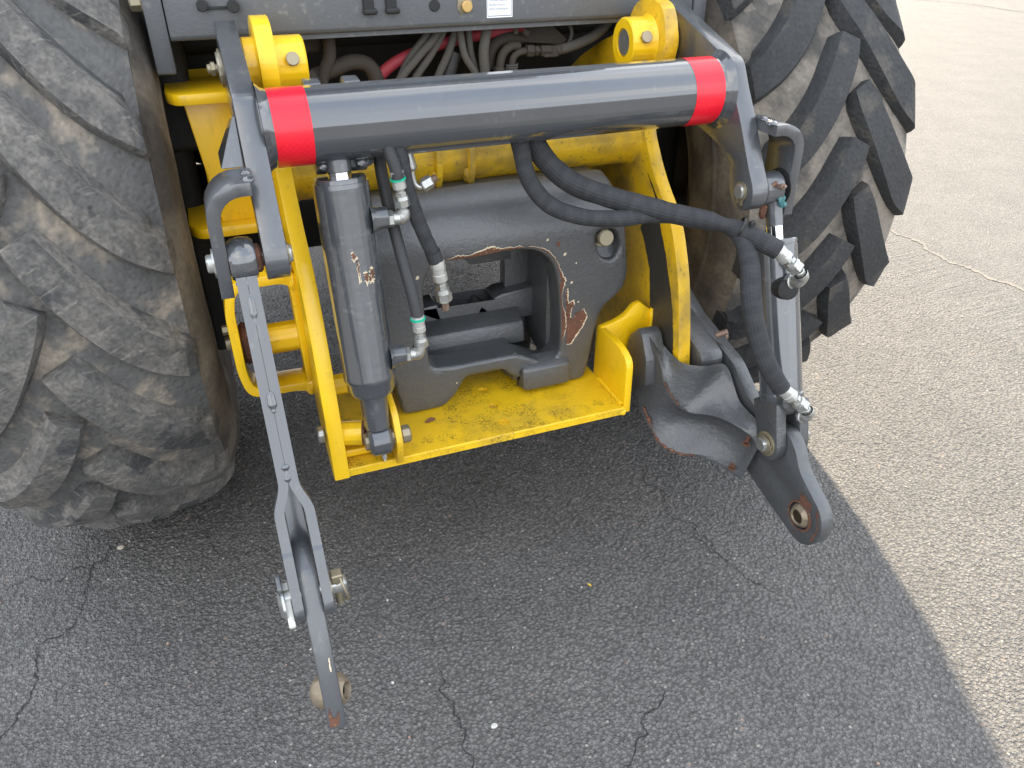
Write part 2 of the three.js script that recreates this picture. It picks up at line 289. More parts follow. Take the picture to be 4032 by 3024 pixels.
// ---------------------------------------------------------------- ground: one sheet of worn asphalt, finely modelled near the tractor
const stoneH = (x, z) => { const a = worley(x * 70, z * 70, 4096, 201), b = vn(x * 150, z * 150, 0, 202); return (1 - step(0.05, 0.62, a[0])) * (0.45 + 0.55 * a[2]) * 0.0050 + b * 0.0024; };
const swell = (x, z) => (fbm(x * 1.6 + 40, z * 1.6 + 40, 0, 3, 203) - 0.5) * 0.008;
const near = (x, z) => step(-2.6, -1.9, z) * (1 - step(1.2, 1.6, z)) * step(-1.9, -1.6, x) * (1 - step(2.5, 3.0, x));
const groundY = (x, z) => (stoneH(x, z) - 0.0045) * near(x, z) + swell(x, z) * near(x, z);
const asphaltMap = tex(1536, (u, v) => {
  const a = worley(u * 110, v * 110, 110, 211), b = worley(u * 60, v * 60, 60, 212), n = fbm(u * 5, v * 5, 5, 5, 213), f = vn(u * 600, v * 600, 600, 214);
  let c = mixc([0.136, 0.131, 0.125], [0.180, 0.172, 0.162], n); c = mul(c, (0.58 + 0.46 * (1 - step(0.15, 0.62, a[0])) + 0.30 * (f - 0.5)) * (0.90 + 0.20 * b[2]) * (0.92 + 0.16 * fbm(u * 24, v * 24, 24, 3, 217)));
  const pale = a[2] > 0.988 ? 0.8 : a[2] > 0.95 ? 0.25 : 0; c = mixc(c, [0.36, 0.33, 0.29], pale * (1 - step(0.25, 0.42, a[0])));
  if (b[2] > 0.993) c = mixc(c, [0.28, 0.21, 0.17], (1 - step(0.18, 0.3, b[0])) * 0.8);
  return c;
}, 1 / 1.15);
const asphaltBump = tex(1536, (u, v) => { const a = worley(u * 110, v * 110, 110, 211), f = vn(u * 400, v * 400, 400, 215), b = worley(u * 220, v * 220, 220, 216); return 0.5 * (1 - step(0.05, 0.65, a[0])) * (0.4 + 0.6 * a[2]) + 0.25 * f + 0.25 * (1 - step(0.1, 0.6, b[0])); }, 1 / 1.15, false);
const asphalt = S({ map: asphaltMap, roughness: 0.72, bumpMap: asphaltBump, bumpScale: 0.0068 });
let ground;
{
  const axis = (lo, hi, d, far) => { const a = []; for (let x = lo; x <= hi + 1e-6; x += d) a.push(x); let w = d; while (a[0] > -far) { w *= 1.35; a.unshift(a[0] - w); } w = d; while (a[a.length - 1] < far) { w *= 1.35; a.push(a[a.length - 1] + w); } return a; };
  const xs = axis(-1.55, 2.35, 0.0065, 150), zs = axis(-1.9, 1.15, 0.0065, 150), nx = xs.length, nz = zs.length, pos = new Float32Array(nx * nz * 3), uv = new Float32Array(nx * nz * 2), idx = new Uint32Array((nx - 1) * (nz - 1) * 6);
  let o = 0;
  for (let j = 0; j < nz; j++) for (let i = 0; i < nx; i++) { const k = j * nx + i; pos[k * 3] = xs[i]; pos[k * 3 + 1] = groundY(xs[i], zs[j]); pos[k * 3 + 2] = zs[j]; uv[k * 2] = xs[i]; uv[k * 2 + 1] = zs[j]; }
  for (let j = 0; j < nz - 1; j++) for (let i = 0; i < nx - 1; i++) { const a = j * nx + i; idx[o++] = a; idx[o++] = a + nx; idx[o++] = a + 1; idx[o++] = a + 1; idx[o++] = a + nx; idx[o++] = a + nx + 1; }
  const g = new THREE.BufferGeometry(); g.setAttribute('position', new THREE.BufferAttribute(pos, 3)); g.setAttribute('uv', new THREE.BufferAttribute(uv, 2)); g.setIndex(new THREE.BufferAttribute(idx, 1)); g.computeVertexNormals();
  ground = new THREE.Mesh(g, asphalt); ground.name = 'ground'; ground.receiveShadow = true; ground.userData = { kind: 'structure', label: 'grey cracked asphalt yard under and around the tractor', category: 'ground' };
  scene.add(ground);
}
{ // cracks: ragged dark slits in the asphalt
  const dark = S({ color: new THREE.Color().setRGB(0.022, 0.022, 0.022), roughness: 1 }), pale = S({ color: new THREE.Color().setRGB(0.20, 0.185, 0.165), roughness: 1 });
  const crack = (pts, w, m, seed, wob = 0.010, fq = 0.45) => {
    const cv = new THREE.CatmullRomCurve3(pts.map(([x, z]) => new THREE.Vector3(x, 0, z)), false, 'centripetal'), n = Math.ceil(cv.getLength() / 0.007), pos = [], idx = [];
    for (let i = 0; i <= n; i++) {
      const t = i / n, p = cv.getPointAt(t), d = cv.getTangentAt(t), k = (vn(i * fq, 3, 0, seed) - 0.5) * 2 * wob + (hash(i, 1, seed) - 0.5) * 0.004, end = Math.min(1, Math.min(t, 1 - t) * 9), hw = w * 0.42 * (0.2 + 1.2 * vn(i * 0.6, 9, 0, seed + 3)) * end * 0.5 + 0.0003;
      const x = p.x - d.z * k, z = p.z + d.x * k;
      for (const s of [-1, 1]) { const qx = x - d.z * hw * s, qz = z + d.x * hw * s; pos.push(qx, groundY(x, z) + 0.0022, qz); }
      if (i) { const a = (i - 1) * 2; idx.push(a, a + 1, a + 2, a + 1, a + 3, a + 2); }
    }
    const g = new THREE.BufferGeometry(); g.setAttribute('position', new THREE.Float32BufferAttribute(pos, 3)); g.setIndex(idx); g.computeVertexNormals(); put('crack', g, m, ground);
  };
  crack([[-1.09, -0.45], [-1.07, -0.4], [-1.08, -0.34], [-1.11, -0.33], [-1.12, -0.26], [-1.12, -0.21], [-1.13, -0.15], [-1.16, -0.1], [-1.21, -0.08], [-1.21, 0.05], [-1.23, 0.11], [-1.26, 0.16], [-1.32, 0.2]], 0.006, dark, 1, 0.006);
  crack([[-1.11, -0.32], [-1.15, -0.33], [-1.2, -0.3], [-1.25, -0.33], [-1.33, -0.31]], 0.0055, dark, 2);
  crack([[-0.81, -0.34], [-0.8, -0.29], [-0.77, -0.23], [-0.7, -0.23], [-0.61, -0.21]], 0.003, dark, 3);
  crack([[-0.31, 0.32], [-0.32, 0.39], [-0.31, 0.45], [-0.31, 0.54], [-0.31, 0.62], [-0.29, 0.72]], 0.0052, dark, 4);
  crack([[0.53, -0.2], [0.5, -0.11], [0.52, -0.02], [0.48, 0.06], [0.52, 0.12], [0.53, 0.22], [0.53, 0.3]], 0.0035, dark, 5);
  crack([[0.53, 0.12], [0.51, 0.19], [0.52, 0.25], [0.55, 0.37], [0.59, 0.43]], 0.0042, dark, 6);
  crack([[0.16, 0.57], [0.13, 0.62], [0.09, 0.62], [0.07, 0.66], [0.0, 0.72], [-0.05, 0.8]], 0.0045, dark, 7);
  crack([[2.87, -1.62], [2.84, -1.36], [2.8, -1.08], [2.83, -0.87], [2.86, -0.71], [2.88, -0.4]], 0.06, pale, 8, 0.03, 0.09);
  crack([[11.6, -10.6], [12.1, -9.55], [11.98, -8.28], [12.1, -6]], 0.07, dark, 9, 0.02);
}
{ // loose stone chips on the asphalt
  const cols = [[0.42, 0.39, 0.34], [0.30, 0.29, 0.28], [0.36, 0.24, 0.18], [0.5, 0.49, 0.46]], n = 360, g = new THREE.IcosahedronGeometry(1, 1);
  { const p = g.attributes.position; for (let i = 0; i < p.count; i++) { const k = 0.75 + 0.5 * hash(Math.round(p.getX(i) * 90), Math.round(p.getY(i) * 90), Math.round(p.getZ(i) * 90)); p.setXYZ(i, p.getX(i) * k, p.getY(i) * k * 0.6, p.getZ(i) * k); } g.computeVertexNormals(); }
  const im = new THREE.InstancedMesh(g, S({ roughness: 0.9 }), n), m4 = new THREE.Matrix4(), q = new THREE.Quaternion(), e = new THREE.Euler(), col = new THREE.Color();
  for (let i = 0; i < n; i++) {
    const x = -1.5 + rnd() * 3.9, z = -1.2 + rnd() * 2.3, r = 0.0011 + 0.0028 * Math.pow(rnd(), 4), c = cols[Math.floor(rnd() * 4)];
    e.set(rnd(), rnd() * 6, rnd()); q.setFromEuler(e); m4.compose(new THREE.Vector3(x, groundY(x, z) + r * 0.3, z), q, new THREE.Vector3(r, r, r * (0.7 + 0.6 * rnd()))); im.setMatrixAt(i, m4); im.setColorAt(i, col.setRGB(c[0], c[1], c[2]));
  }
  im.name = 'stone_chips'; im.castShadow = im.receiveShadow = true; im.userData = { kind: 'stuff', label: 'small pale stone chips scattered over the asphalt', category: 'gravel' }; scene.add(im);
  const stone = (x, z, r, c, label) => { const s = put('pebble', blob([0, 0, 0], r, 0.35, Math.round(x * 100 + 300), [1, 0.55, 0.85], 2), S({ color: new THREE.Color().setRGB(...c), roughness: 0.9 }), scene); s.position.set(x, groundY(x, z) + r * 0.35, z); s.userData = { label, category: 'pebble' }; };
  stone(-1.04, -0.37, 0.009, [0.42, 0.37, 0.31], 'pale cream pebble on the asphalt just in front of the left rear tyre');
  stone(-0.24, 0.53, 0.0075, [0.55, 0.54, 0.5], 'small white pebble on the asphalt near the bottom edge of the photo');
}

// ---------------------------------------------------------------- the tractor
const tractor = new THREE.Group(); tractor.name = 'tractor'; tractor.position.y = LIFT; scene.add(tractor);
tractor.userData = { label: 'tractor seen from behind, with yellow hitch frame, grey lift arms and big lugged tyres', category: 'tractor' };

// --- rear wheels
const AX = [0.952, 0.765, -0.787];
function wheel(side, lugMat, carcassMat, wide) {
  const w = group('wheel', tractor); w.position.set(side * AX[0], AX[1], AX[2]);
  const half = [[0.30, 0.395], [0.24, 0.40], [0.245, 0.425], [0.268, 0.455], [0.284, 0.50], [0.291, 0.56], [0.288, 0.615], [0.277, 0.665], [0.252, 0.716], [0.22, 0.735], [0.17, 0.757], [0.10, 0.777], [0, 0.787]];
  half.shift();
  const shoulder = half.findIndex(([q]) => q === 0.252);
  const spin = (pts, n) => { let g = new THREE.LatheGeometry(new THREE.SplineCurve(pts.map(([q, r]) => new THREE.Vector2(r, q))).getPoints(n), 200); g.rotateZ(-Math.PI / 2); return g; };
  const rough = (g, sideRings) => { const p = g.attributes.position, v = new THREE.Vector3(); for (let i = 0; i < p.count; i++) { v.fromBufferAttribute(p, i); const r = Math.hypot(v.y, v.z), q = Math.atan2(v.y, v.z); let k = 0.004 * (fbm(q * 6 + 20, v.x * 20 + 9, 0, 3, 301) - 0.5); if (sideRings) k += Math.abs(r - 0.60) < 0.004 || Math.abs(r - 0.47) < 0.004 ? 0.0025 : 0; const t = (r + k) / r; p.setXYZ(i, v.x + (sideRings ? Math.sign(v.x) * k : 0), v.y * t, v.z * t); } g.computeVertexNormals(); return g; };
  const tread = half.slice(shoulder);
  put('tyre', rough(spin([...tread, ...tread.slice(0, -1).reverse().map(([q, r]) => [-q, r])], 60), false), carcassMat, w);
  for (const sg of [1, -1]) put('sidewall', rough(spin(half.slice(0, shoulder + 1).map(([q, r]) => [sg * q, r]), 60), true), M.tyreSide, w);
  const Rt = (d) => 0.826 - 0.071 * Math.pow(Math.min(d, 0.25) / 0.248, 2), Rb = (d) => 0.784 - 0.060 * Math.pow(d / 0.25, 2);
  const phiOf = (d) => (150 * d - 225 * d * d) * Math.PI / 180;
  const lug = (sd, seed) => {
    const N = 16, pos = [], ring = [], slope = (d) => (150 - 450 * d) * Math.PI / 180 * 0.78;
    for (let i = 0; i <= N; i++) {
      const t = i / N, d = mix(0.004, 0.252, t), sl = slope(Math.min(d, 0.22)), tl = Math.hypot(1, sl), kt = step(0.70, 1, t), nx = sl / tl * (1 - kt), na = mix(1 / tl, tl * 0.86, kt);   // across-lug direction in (x, arc); the tip is cut square to the shoulder
      let hw = (wide > 1.1 ? 1.02 : 1.26) * mix(0.029, 0.036, sm(t)); if (t < 0.12) hw *= 0.80 + 0.20 * Math.sqrt(t / 0.12); 
      const wear = 0.0018 * (vn(t * 9, 1, 0, seed) - 0.5);
      let rt = Rt(d) + wear, rb = Rb(d) - 0.020 - 0.012 * step(0.75, 1, t); if (t > 0.93) rt -= (t - 0.93) / 0.07 * 0.010;
      const row = [];
      for (const [k, top] of [[-1, 0], [-1, 0.75], [-1, 1], [-0.5, 1.06], [0.5, 1.06], [1, 1], [1, 0.8], [1, 0]]) {
        const edge = top === 0 ? hw + (wide > 1.1 ? (k > 0 ? 0.030 : 0.011) : 0.016) : top === 0.75 ? hw + 0.004 : top === 0.8 ? hw + (wide > 1.1 ? 0.009 : 0.004) : hw - (top === 1 ? 0.0035 : 0), kk = Math.abs(k) < 1 ? k * hw : Math.sign(k) * edge;
        const r = rb + (rt - rb) * Math.min(top, 1), dx = d + kk * nx * 1.0, phi = -phiOf(d) + kk * na / 0.78 * 1.0;
        row.push([sd * clamp(dx, -0.02, 0.2525), Math.sin(phi) * r, Math.cos(phi) * r]);
      }
      ring.push(row);
    }
    for (const [dd, rr, wd] of [[0.264, 0.705, 1.02], [0.277, 0.664, 0.9]]) {                                             // the lug's end running down the shoulder
      const last = ring[N], row = last.map(([x, y, z]) => { const r = Math.hypot(y, z), a = Math.atan2(y, z), c = -phiOf(0.252), f = clamp((r - 0.71) / 0.04, 0, 1), R = rr - 0.045 * (1 - f), X = dd - 0.022 * (1 - f); return [sd * X, Math.sin(c + (a - c) * wd) * R, Math.cos(c + (a - c) * wd) * R]; });
      ring.push(row);
    }
    const quad = (a, b, c, e) => { const f = sd > 0 ? [a, b, c, a, c, e] : [a, c, b, a, e, c]; for (const q of f) pos.push(...q); };
    for (let i = 0; i < ring.length - 1; i++) for (let j = 0; j < 7; j++) quad(ring[i][j], ring[i + 1][j], ring[i + 1][j + 1], ring[i][j + 1]);
    for (const [row, flip] of [[ring[0], 1], [ring[ring.length - 1], 0]]) for (let j = 1; j < 6; j++) { const tri = flip ? [row[0], row[j], row[j + 1]] : [row[0], row[j + 1], row[j]]; for (const q of tri) pos.push(...q); const t2 = flip ? [row[0], row[6], row[7]] : [row[0], row[7], row[6]]; if (j === 5) for (const q of t2) pos.push(...q); }
    const gg = new THREE.BufferGeometry(); gg.setAttribute('position', new THREE.Float32BufferAttribute(pos, 3)); gg.computeVertexNormals();
    return boxUV(toCreasedNormals(gg, 0.5));
  };
  const PH = 18 * Math.PI / 180;
  for (const sd of [1, -1]) {
    const vars = Array.from({ length: 10 }, (_, k) => { const g = lug(sd, 400 + k * 7 + sd * 10), u = g.attributes.uv; for (let i = 0; i < u.count; i++) u.setXY(i, u.getX(i) + k * 0.37 + sd * 0.11, u.getY(i) + k * 0.61); return g; }), outer = sd === side;
    for (let k = 0; k < 20; k++) {
      const m = new THREE.Mesh(vars[(k * 7) % 10], lugMat); m.name = 'tread_lug'; m.castShadow = m.receiveShadow = true;
      m.rotation.x = -((outer ? 27.4 : 18.0) * Math.PI / 180 + k * PH); w.add(m);
    }
  }
  const rim = [[0.235, 0.405], [0.22, 0.385], [0.15, 0.37], [0.10, 0.33], [-0.10, 0.33], [-0.16, 0.37], [-0.22, 0.385], [-0.235, 0.405]].map(([a, r]) => new THREE.Vector2(r, a));
  const rg = new THREE.LatheGeometry(rim, 80); rg.rotateZ(-Math.PI / 2);
  put('rim', [rg, rod([-0.06, 0, 0], [0.02, 0, 0], 0.335), rod([-0.14, 0, 0], [0.10, 0, 0], 0.14)], M.rim, w);
  return w;
}
wheel(-1, M.tyreGrey, M.tyreDustGrey, 1.12).userData = { label: 'left rear wheel with grey worn lugs' };
wheel(1, M.tyreDark, M.tyreDust, 1.0).userData = { label: 'right rear wheel with dark lugs and tan dust between them' };

// --- chassis, axle and bodywork behind and above the hitch
{
  const c = group('chassis_beam', tractor); c.userData = { label: 'dark grey cross beam with a white warning label' };
  put('beam', [plateYZ([[1.279, -0.33, 0.012], [1.62, -0.33], [1.62, -0.52], [1.279, -0.52]], -0.618, 0.618, 0.006, 0.002)], M.beam, c);
  put('lower_lip', box(-0.45, 0.47, 1.268, 1.2785, -0.40, -0.345, 0.001), M.beam, c);
  for (const s of [-1, 1]) {
    const fl = plateYZ([[1.217, -0.325, 0.008], [1.62, -0.325], [1.62, -0.50], [1.29, -0.50], [1.217, -0.42, 0.008]], 0.620, 0.657, 0.005, 0.003);
    put('end_plate', s > 0 ? fl : mirrorX(fl), M.beam, c);
  }
  const nut = put('nut', [hex([-0.657, 1.345, -0.39], [-0.68, 1.345, -0.39], 0.014), rod([-0.657, 1.345, -0.39], [-0.661, 1.345, -0.39], 0.021)], M.zincYellow, c);
  put('bolt', [hex([0.019, 1.322, -0.33], [0.019, 1.322, -0.318], 0.0125, 0.3)], M.gold, c);
  put('lock_plate', plateXY([[0.0, 1.338], [-0.002, 1.318], [0.006, 1.305], [0.02, 1.309], [0.034, 1.32], [0.03, 1.36], [0.004, 1.36]], -0.3305, -0.3275, 0.002, 0.0006), M.zincYellow, c);
  put('plug', rod([-0.055, 1.326, -0.3305], [-0.055, 1.326, -0.3265], 0.0125), M.black, c);
  for (const x of [-0.205, -0.155]) put('rubber_hook', [box(x - 0.012, x + 0.012, 1.32, 1.37, -0.3305, -0.318, 0.004), box(x - 0.014, x + 0.018, 1.314, 1.326, -0.3305, -0.312, 0.005)], M.black, c);
  put('catch', [box(-0.555, -0.49, 1.336, 1.342, -0.3305, -0.325, 0.001), rod([-0.545, 1.345, -0.33], [-0.545, 1.345, -0.315], 0.011), rod([-0.485, 1.342, -0.33], [-0.485, 1.342, -0.31], 0.012)], M.black, c);
  { // printed warning label
    const cv = document.createElement('canvas'); cv.width = 512; cv.height = 512; const x = cv.getContext('2d');
    x.fillStyle = '#eef0f0'; x.fillRect(0, 0, 512, 512); x.strokeStyle = '#2a3c66'; x.lineWidth = 7; x.strokeRect(20, 20, 472, 472);
    x.fillStyle = '#25406e'; x.font = 'bold 46px sans-serif'; x.fillText('SYSTEM HAZARD', 50, 318);
    x.fillStyle = '#2b3a55'; x.font = '42px sans-serif'; x.fillText('Relieve pressure', 46, 376); x.fillText('before maintenance.', 46, 424);
    const t = new THREE.CanvasTexture(cv); t.colorSpace = THREE.SRGBColorSpace; t.anisotropy = 8;
    const g = new THREE.BoxGeometry(0.063, 0.092, 0.0012); g.translate(0.1005, 1.295 + 0.046, -0.3292);
    put('warning_label', g, P({ map: t, roughness: 0.35, clearcoat: 0.4, clearcoatRoughness: 0.2 }), c, true);
  }
  const a = group('axle', tractor);
  put('axle_tube', [rod([-0.80, 0.765, -0.787], [0.80, 0.765, -0.787], 0.135), box(-0.84, -0.66, 0.60, 0.93, -0.94, -0.63, 0.05), box(0.66, 0.84, 0.60, 0.93, -0.94, -0.63, 0.05)], M.black, a);
  put('gearbox_housing', [box(-0.66, 0.66, 0.92, 1.30, -2.4, -0.66, 0.06), box(-0.69, 0.69, 1.20, 1.62, -1.9, -0.64, 0.03)], M.black, a);
  put('side_bracket', [box(-0.70, -0.60, 1.02, 1.34, -0.62, -0.46, 0.02), box(-0.72, -0.64, 0.55, 1.10, -0.70, -0.60, 0.02), rod([-0.66, 1.1, -0.5], [-0.66, 0.45, -0.58], 0.035)], M.black, a);
  const b = group('bodywork', tractor);
  for (const s of [-1, 1]) { // mudguard over each rear wheel
    const g = [], R0 = 0.90, th = 0.02; const sh = new THREE.Shape();
    sh.absarc(0, 0, R0 + th, 0.35, 1.95, false); sh.absarc(0, 0, R0, 1.95, 0.35, true); sh.closePath();
    const e = new THREE.ExtrudeGeometry(sh, { depth: 0.66, bevelEnabled: true, bevelSize: 0.006, bevelThickness: 0.006, bevelSegments: 2, curveSegments: 40 });
    e.rotateY(Math.PI / 2); e.translate(s > 0 ? 0.60 : -1.26, AX[1], AX[2]); put('mudguard', toCreasedNormals(e, 0.6), M.black, b);
  }
  put('cab_base', box(-0.78, 0.78, 1.62, 1.95, -2.3, -0.66, 0.04), M.grey, b); put('cab_roof', box(-0.80, 0.80, 2.86, 3.02, -2.35, -0.62, 0.06), M.grey, b);
  for (const x of [-0.75, 0.75]) for (const z of [-2.25, -1.45, -0.71]) put('cab_pillar', box(x - 0.04, x + 0.04, 1.93, 2.88, z - 0.04, z + 0.04, 0.01), M.black, b);
  put('rear_cowl', box(-0.70, 0.70, 1.93, 2.88, -0.78, -0.72, 0.02), M.black, b);
  put('fuel_tank', box(0.56, 1.12, 0.55, 1.30, -3.6, -1.78, 0.09), M.black, b);
  put('bonnet', box(-0.46, 0.46, 0.85, 1.85, -4.3, -2.28, 0.09), M.yellow, b);
}

// --- yellow hitch frame
const PIV = [1.242, -0.22];
{
  const f = group('hitch_frame', tractor); f.userData = { label: 'yellow painted steel hitch frame' };
  const prof = [[1.334, -0.20, 0.0], [1.325, -0.165], [1.300, -0.145], [1.262, -0.132], [1.222, -0.133], [1.17, -0.155], [1.10, -0.185], [1.042, -0.195, 0.03], [0.946, -0.125, 0.06], [0.861, -0.023, 0.05], [0.739, 0.036, 0.05], [0.623, 0.066, 0.05], [0.511, 0.086, 0.04], [0.408, 0.103, 0.003], [0.40, 0.06, 0.004], [0.47, -0.09, 0.03], [0.60, -0.15, 0.05], [0.66, -0.30, 0.05], [0.66, -0.62], [1.06, -0.74], [1.158, -0.571], [1.214, -0.449, 0.03], [1.235, -0.383, 0.03], [1.27, -0.318, 0.02], [1.315, -0.288, 0.02], [1.334, -0.245, 0.02]];
  const k0 = prof.findIndex((q) => q[0] === 0.47), profR = [...prof.slice(0, k0), [0.405, -0.12, 0.02], [0.40, -0.42, 0.05], [0.56, -0.62], ...prof.slice(k0 + 4)];
  const right = plateYZ(profR, 0.43, 0.464, 0.014, 0.002), left = mirrorX(plateYZ(prof, 0.43, 0.464, 0.014, 0.002));
  put('side_plate', right, M.yellowDirty, f); put('side_plate', left, M.yellow, f);
  for (const s of [-1, 1]) {
    put('pivot_boss', [rev([s * 0.432, ...PIV], [s * 0.368, ...PIV], [[0, 0.062], [0.004, 0.057], [0.010, 0.0545], [0.060, 0.0545], [0.0635, 0.051], [0.0635, 0.031], [0.05, 0.031]], 56), rev([s * 0.462, ...PIV], [s * 0.488, ...PIV], [[0, 0.06], [0.004, 0.0545], [0.024, 0.0545], [0.026, 0.052], [0.026, 0]], 56)], M.yellow, f);
    const pb = put('pivot_pin', rod([s * 0.30 * 0 + s * 0.54, ...PIV], [s * 0.3705, ...PIV], 0.0305, 0.003, 40), M.zinc, f);
    const d = [0, 0.30, 0.954], y = PIV[0] + d[1] * 0.054, z = PIV[1] + d[2] * 0.054;                      // clamp bolt through the boss
    const bx = s * 0.398; put('boss_bolt', hex([bx, y, z], [bx, y + d[1] * 0.010, z + d[2] * 0.010], 0.0135, 0.5), M.zincYellow, f);
  }
  // cross pipe between the plates, with two pointed welded ribs
  const cy = 1.022, cz = -0.285, cr = 0.083;
  const pipe = put('cross_pipe', rev([-0.432, cy, cz], [0.432, cy, cz], [[0, cr + 0.014], [0.006, cr + 0.006], [0.016, cr], [0.848, cr], [0.858, cr + 0.006], [0.864, cr + 0.014]], 64), M.yellowDirty, f);
  for (const x of [-0.10, -0.02]) put('pipe_rib', [plateYZ([[cy + 0.05, cz + 0.05], [cy + 0.02, cz + 0.098], [cy - 0.04, cz + 0.094], [cy - 0.105, cz + 0.066, 0.002], [cy - 0.112, cz + 0.03, 0.002], [cy - 0.05, cz - 0.02]], x - 0.007, x + 0.007, 0.008, 0.002), blob([x - 0.008, cy - 0.045, cz + 0.066], 0.018, 0.4, 71, [0.5, 1.5, 0.8])], M.yellowDirty, pipe);
  put('pipe_rib', plateYZ([[cy - 0.06, cz + 0.05], [cy - 0.105, cz + 0.05, 0.002], [cy - 0.07, cz + 0.02]], 0.005, 0.018, 0.006, 0.002), M.yellowDirty, pipe);
  // floor shelf with three counterbored holes
  const sx = [-0.430, 0.275];
  const strip = (x0, x1, z0, z1, holes) => { const q = new THREE.Shape(); q.moveTo(x0, -z0); q.lineTo(x0, -z1); q.lineTo(x1, -z1); q.lineTo(x1, -z0); q.closePath(); for (const [hx, hz, hr] of holes ?? []) { const e = new THREE.Path(); e.absarc(hx, -hz, hr, 0, Math.PI * 2, true); q.holes.push(e); } const g = new THREE.ExtrudeGeometry(q, { depth: 0.022, bevelEnabled: false, curveSegments: 10 }); g.rotateX(-Math.PI / 2); g.translate(0, 0.408, 0); return g; };
  const shelf = put('shelf', [strip(sx[0], -0.056, -0.26, 0.095), strip(-0.015, sx[1], -0.26, 0.095), strip(-0.056, -0.015, -0.26, -0.13), strip(-0.056, -0.015, -0.13, -0.07, [[-0.036, -0.107, 0.013]]), strip(-0.056, -0.015, -0.07, 0.01, [[-0.035, -0.028, 0.013]]), strip(-0.056, -0.015, 0.01, 0.095, [[-0.035, 0.05, 0.013]]), plateYZ([[0.4082, 0.0955, 0], [0.4298, 0.0955, 0], [0.4292, 0.0975, 0], [0.4272, 0.0992, 0], [0.410, 0.0992, 0]], sx[0], sx[1], 0, 0)], M.yellowCrazed, f);
  for (const z of [-0.107, -0.028, 0.05]) put('hole_plug', rod([-0.035, 0.410, z], [-0.035, 0.424, z], 0.0135), M.yellowDirty, shelf);
  put('gusset', [plateYZ([[0.410, 0.094, 0.002], [0.558, 0.090, 0.022], [0.580, 0.040, 0.03], [0.575, -0.085], [0.410, -0.085]], 0.2755, 0.295, 0.004, 0.003), plateXY([[0.277, 0.412], [0.277, 0.576, 0.008], [0.318, 0.585, 0.03], [0.352, 0.600, 0.02], [0.372, 0.625, 0.012], [0.392, 0.632, 0.006], [0.4295, 0.60, 0.002], [0.4295, 0.412]], -0.085, -0.066, 0.004, 0.003)], M.yellow, f);
  put('weld_bead', [sweep([[0.274, 0.432, 0.09], [0.273, 0.434, 0.03], [0.274, 0.433, -0.05]], (t, a) => 0.0055 * (0.85 + 0.35 * vn(t * 22, 1, 0, 77)), 60, 10), blob([0.274, 0.414, 0.094], 0.009, 0.3, 8, [0.8, 1.2, 0.8]), sweep([[0.428, 0.61, -0.065], [0.426, 0.55, -0.060], [0.426, 0.48, -0.06]], (t) => 0.006 * (0.8 + 0.4 * vn(t * 14, 2, 0, 78)), 40, 10)], M.yellow, f);
  // lug and spacers that carry the foot of the lift cylinder
  put('cylinder_lug', plateYZ([[0.428, 0.06], [0.428, 0.118, 0.006], [0.50, 0.142, 0.02], [0.565, 0.105, 0.02], [0.585, 0.03], [0.43, -0.02]], -0.322, -0.307, 0.006, 0.0025), M.yellowDirty, f);
  put('spacer_tube', [rod([-0.431, 0.50, 0.052], [-0.382, 0.50, 0.068], 0.028), rod([-0.431, 0.585, -0.02], [-0.325, 0.585, -0.02], 0.024), box(-0.43, -0.322, 0.432, 0.452, -0.02, 0.06, 0.006)], M.yellow, f);
  put('rust_edge', [rev([-0.384, 0.50, 0.0675], [-0.378, 0.50, 0.0693], [[0, 0.0288], [0.006, 0.0292], [0.0065, 0.02]], 40)], M.rust, f);
  put('pin_head', [rod([-0.466, 0.495, 0.035], [-0.482, 0.495, 0.035], 0.019, 0.003)], M.zinc, f);
  // guard loop and pivot stub outside the left plate
  const loop = roundPoly([[-0.463, 0.818, 0.05], [-0.48, 0.835, 0.03], [-0.612, 0.826, 0.05], [-0.626, 0.75, 0.02], [-0.626, 0.60, 0.02], [-0.612, 0.528, 0.045], [-0.50, 0.527, 0.02], [-0.463, 0.515, 0.01]], 0.03), inn = roundPoly([[-0.48, 0.80, 0.03], [-0.50, 0.815 - 0.008, 0.03], [-0.594, 0.806, 0.036], [-0.605, 0.75, 0.02], [-0.605, 0.60, 0.02], [-0.595, 0.549, 0.034], [-0.50, 0.548, 0.02], [-0.474, 0.546, 0.01]], 0.02);
  loop.holes.push(new THREE.Path(inn.getPoints(8).reverse()));
  const lg = extr(loop, 0.075, 0.003, 2, 10); lg.translate(0, 0, -0.195); put('guard_loop', lg, M.yellow, f);
  put('loop_weld', blob([-0.470, 0.805, -0.125], 0.014, 0.4, 5, [0.8, 1.5, 0.8]), M.yellow, f); put('loop_weld', blob([-0.470, 0.528, -0.125], 0.013, 0.4, 6, [0.8, 1.6, 0.8]), M.yellow, f);
  put('pivot_stub', rev([-0.463, 0.636, -0.20], [-0.552, 0.636, -0.20], [[0, 0.046], [0.006, 0.04], [0.014, 0.037], [0.088, 0.037], [0.089, 0.02]], 48), M.yellow, f);
  put('stub_bolt', [hex([-0.627, 0.678, -0.20], [-0.640, 0.678, -0.20], 0.012), rod([-0.627, 0.642, -0.20], [-0.640, 0.642, -0.20], 0.017)], M.zincYellow, f);
  // worn band on the inner face of the right plate, and dark chips
  put('wear_patch', patchOn([[0.80, -0.165], [0.765, -0.135], [0.71, -0.10], [0.645, -0.085], [0.585, -0.072], [0.50, -0.06], [0.50, 0.062], [0.58, 0.048], [0.645, 0.030], [0.71, 0.003], [0.775, -0.030], [0.86, -0.085], [0.84, -0.13]], 0.0015, 21, (u, v) => [0.4288, u, v]), M.worn, f);
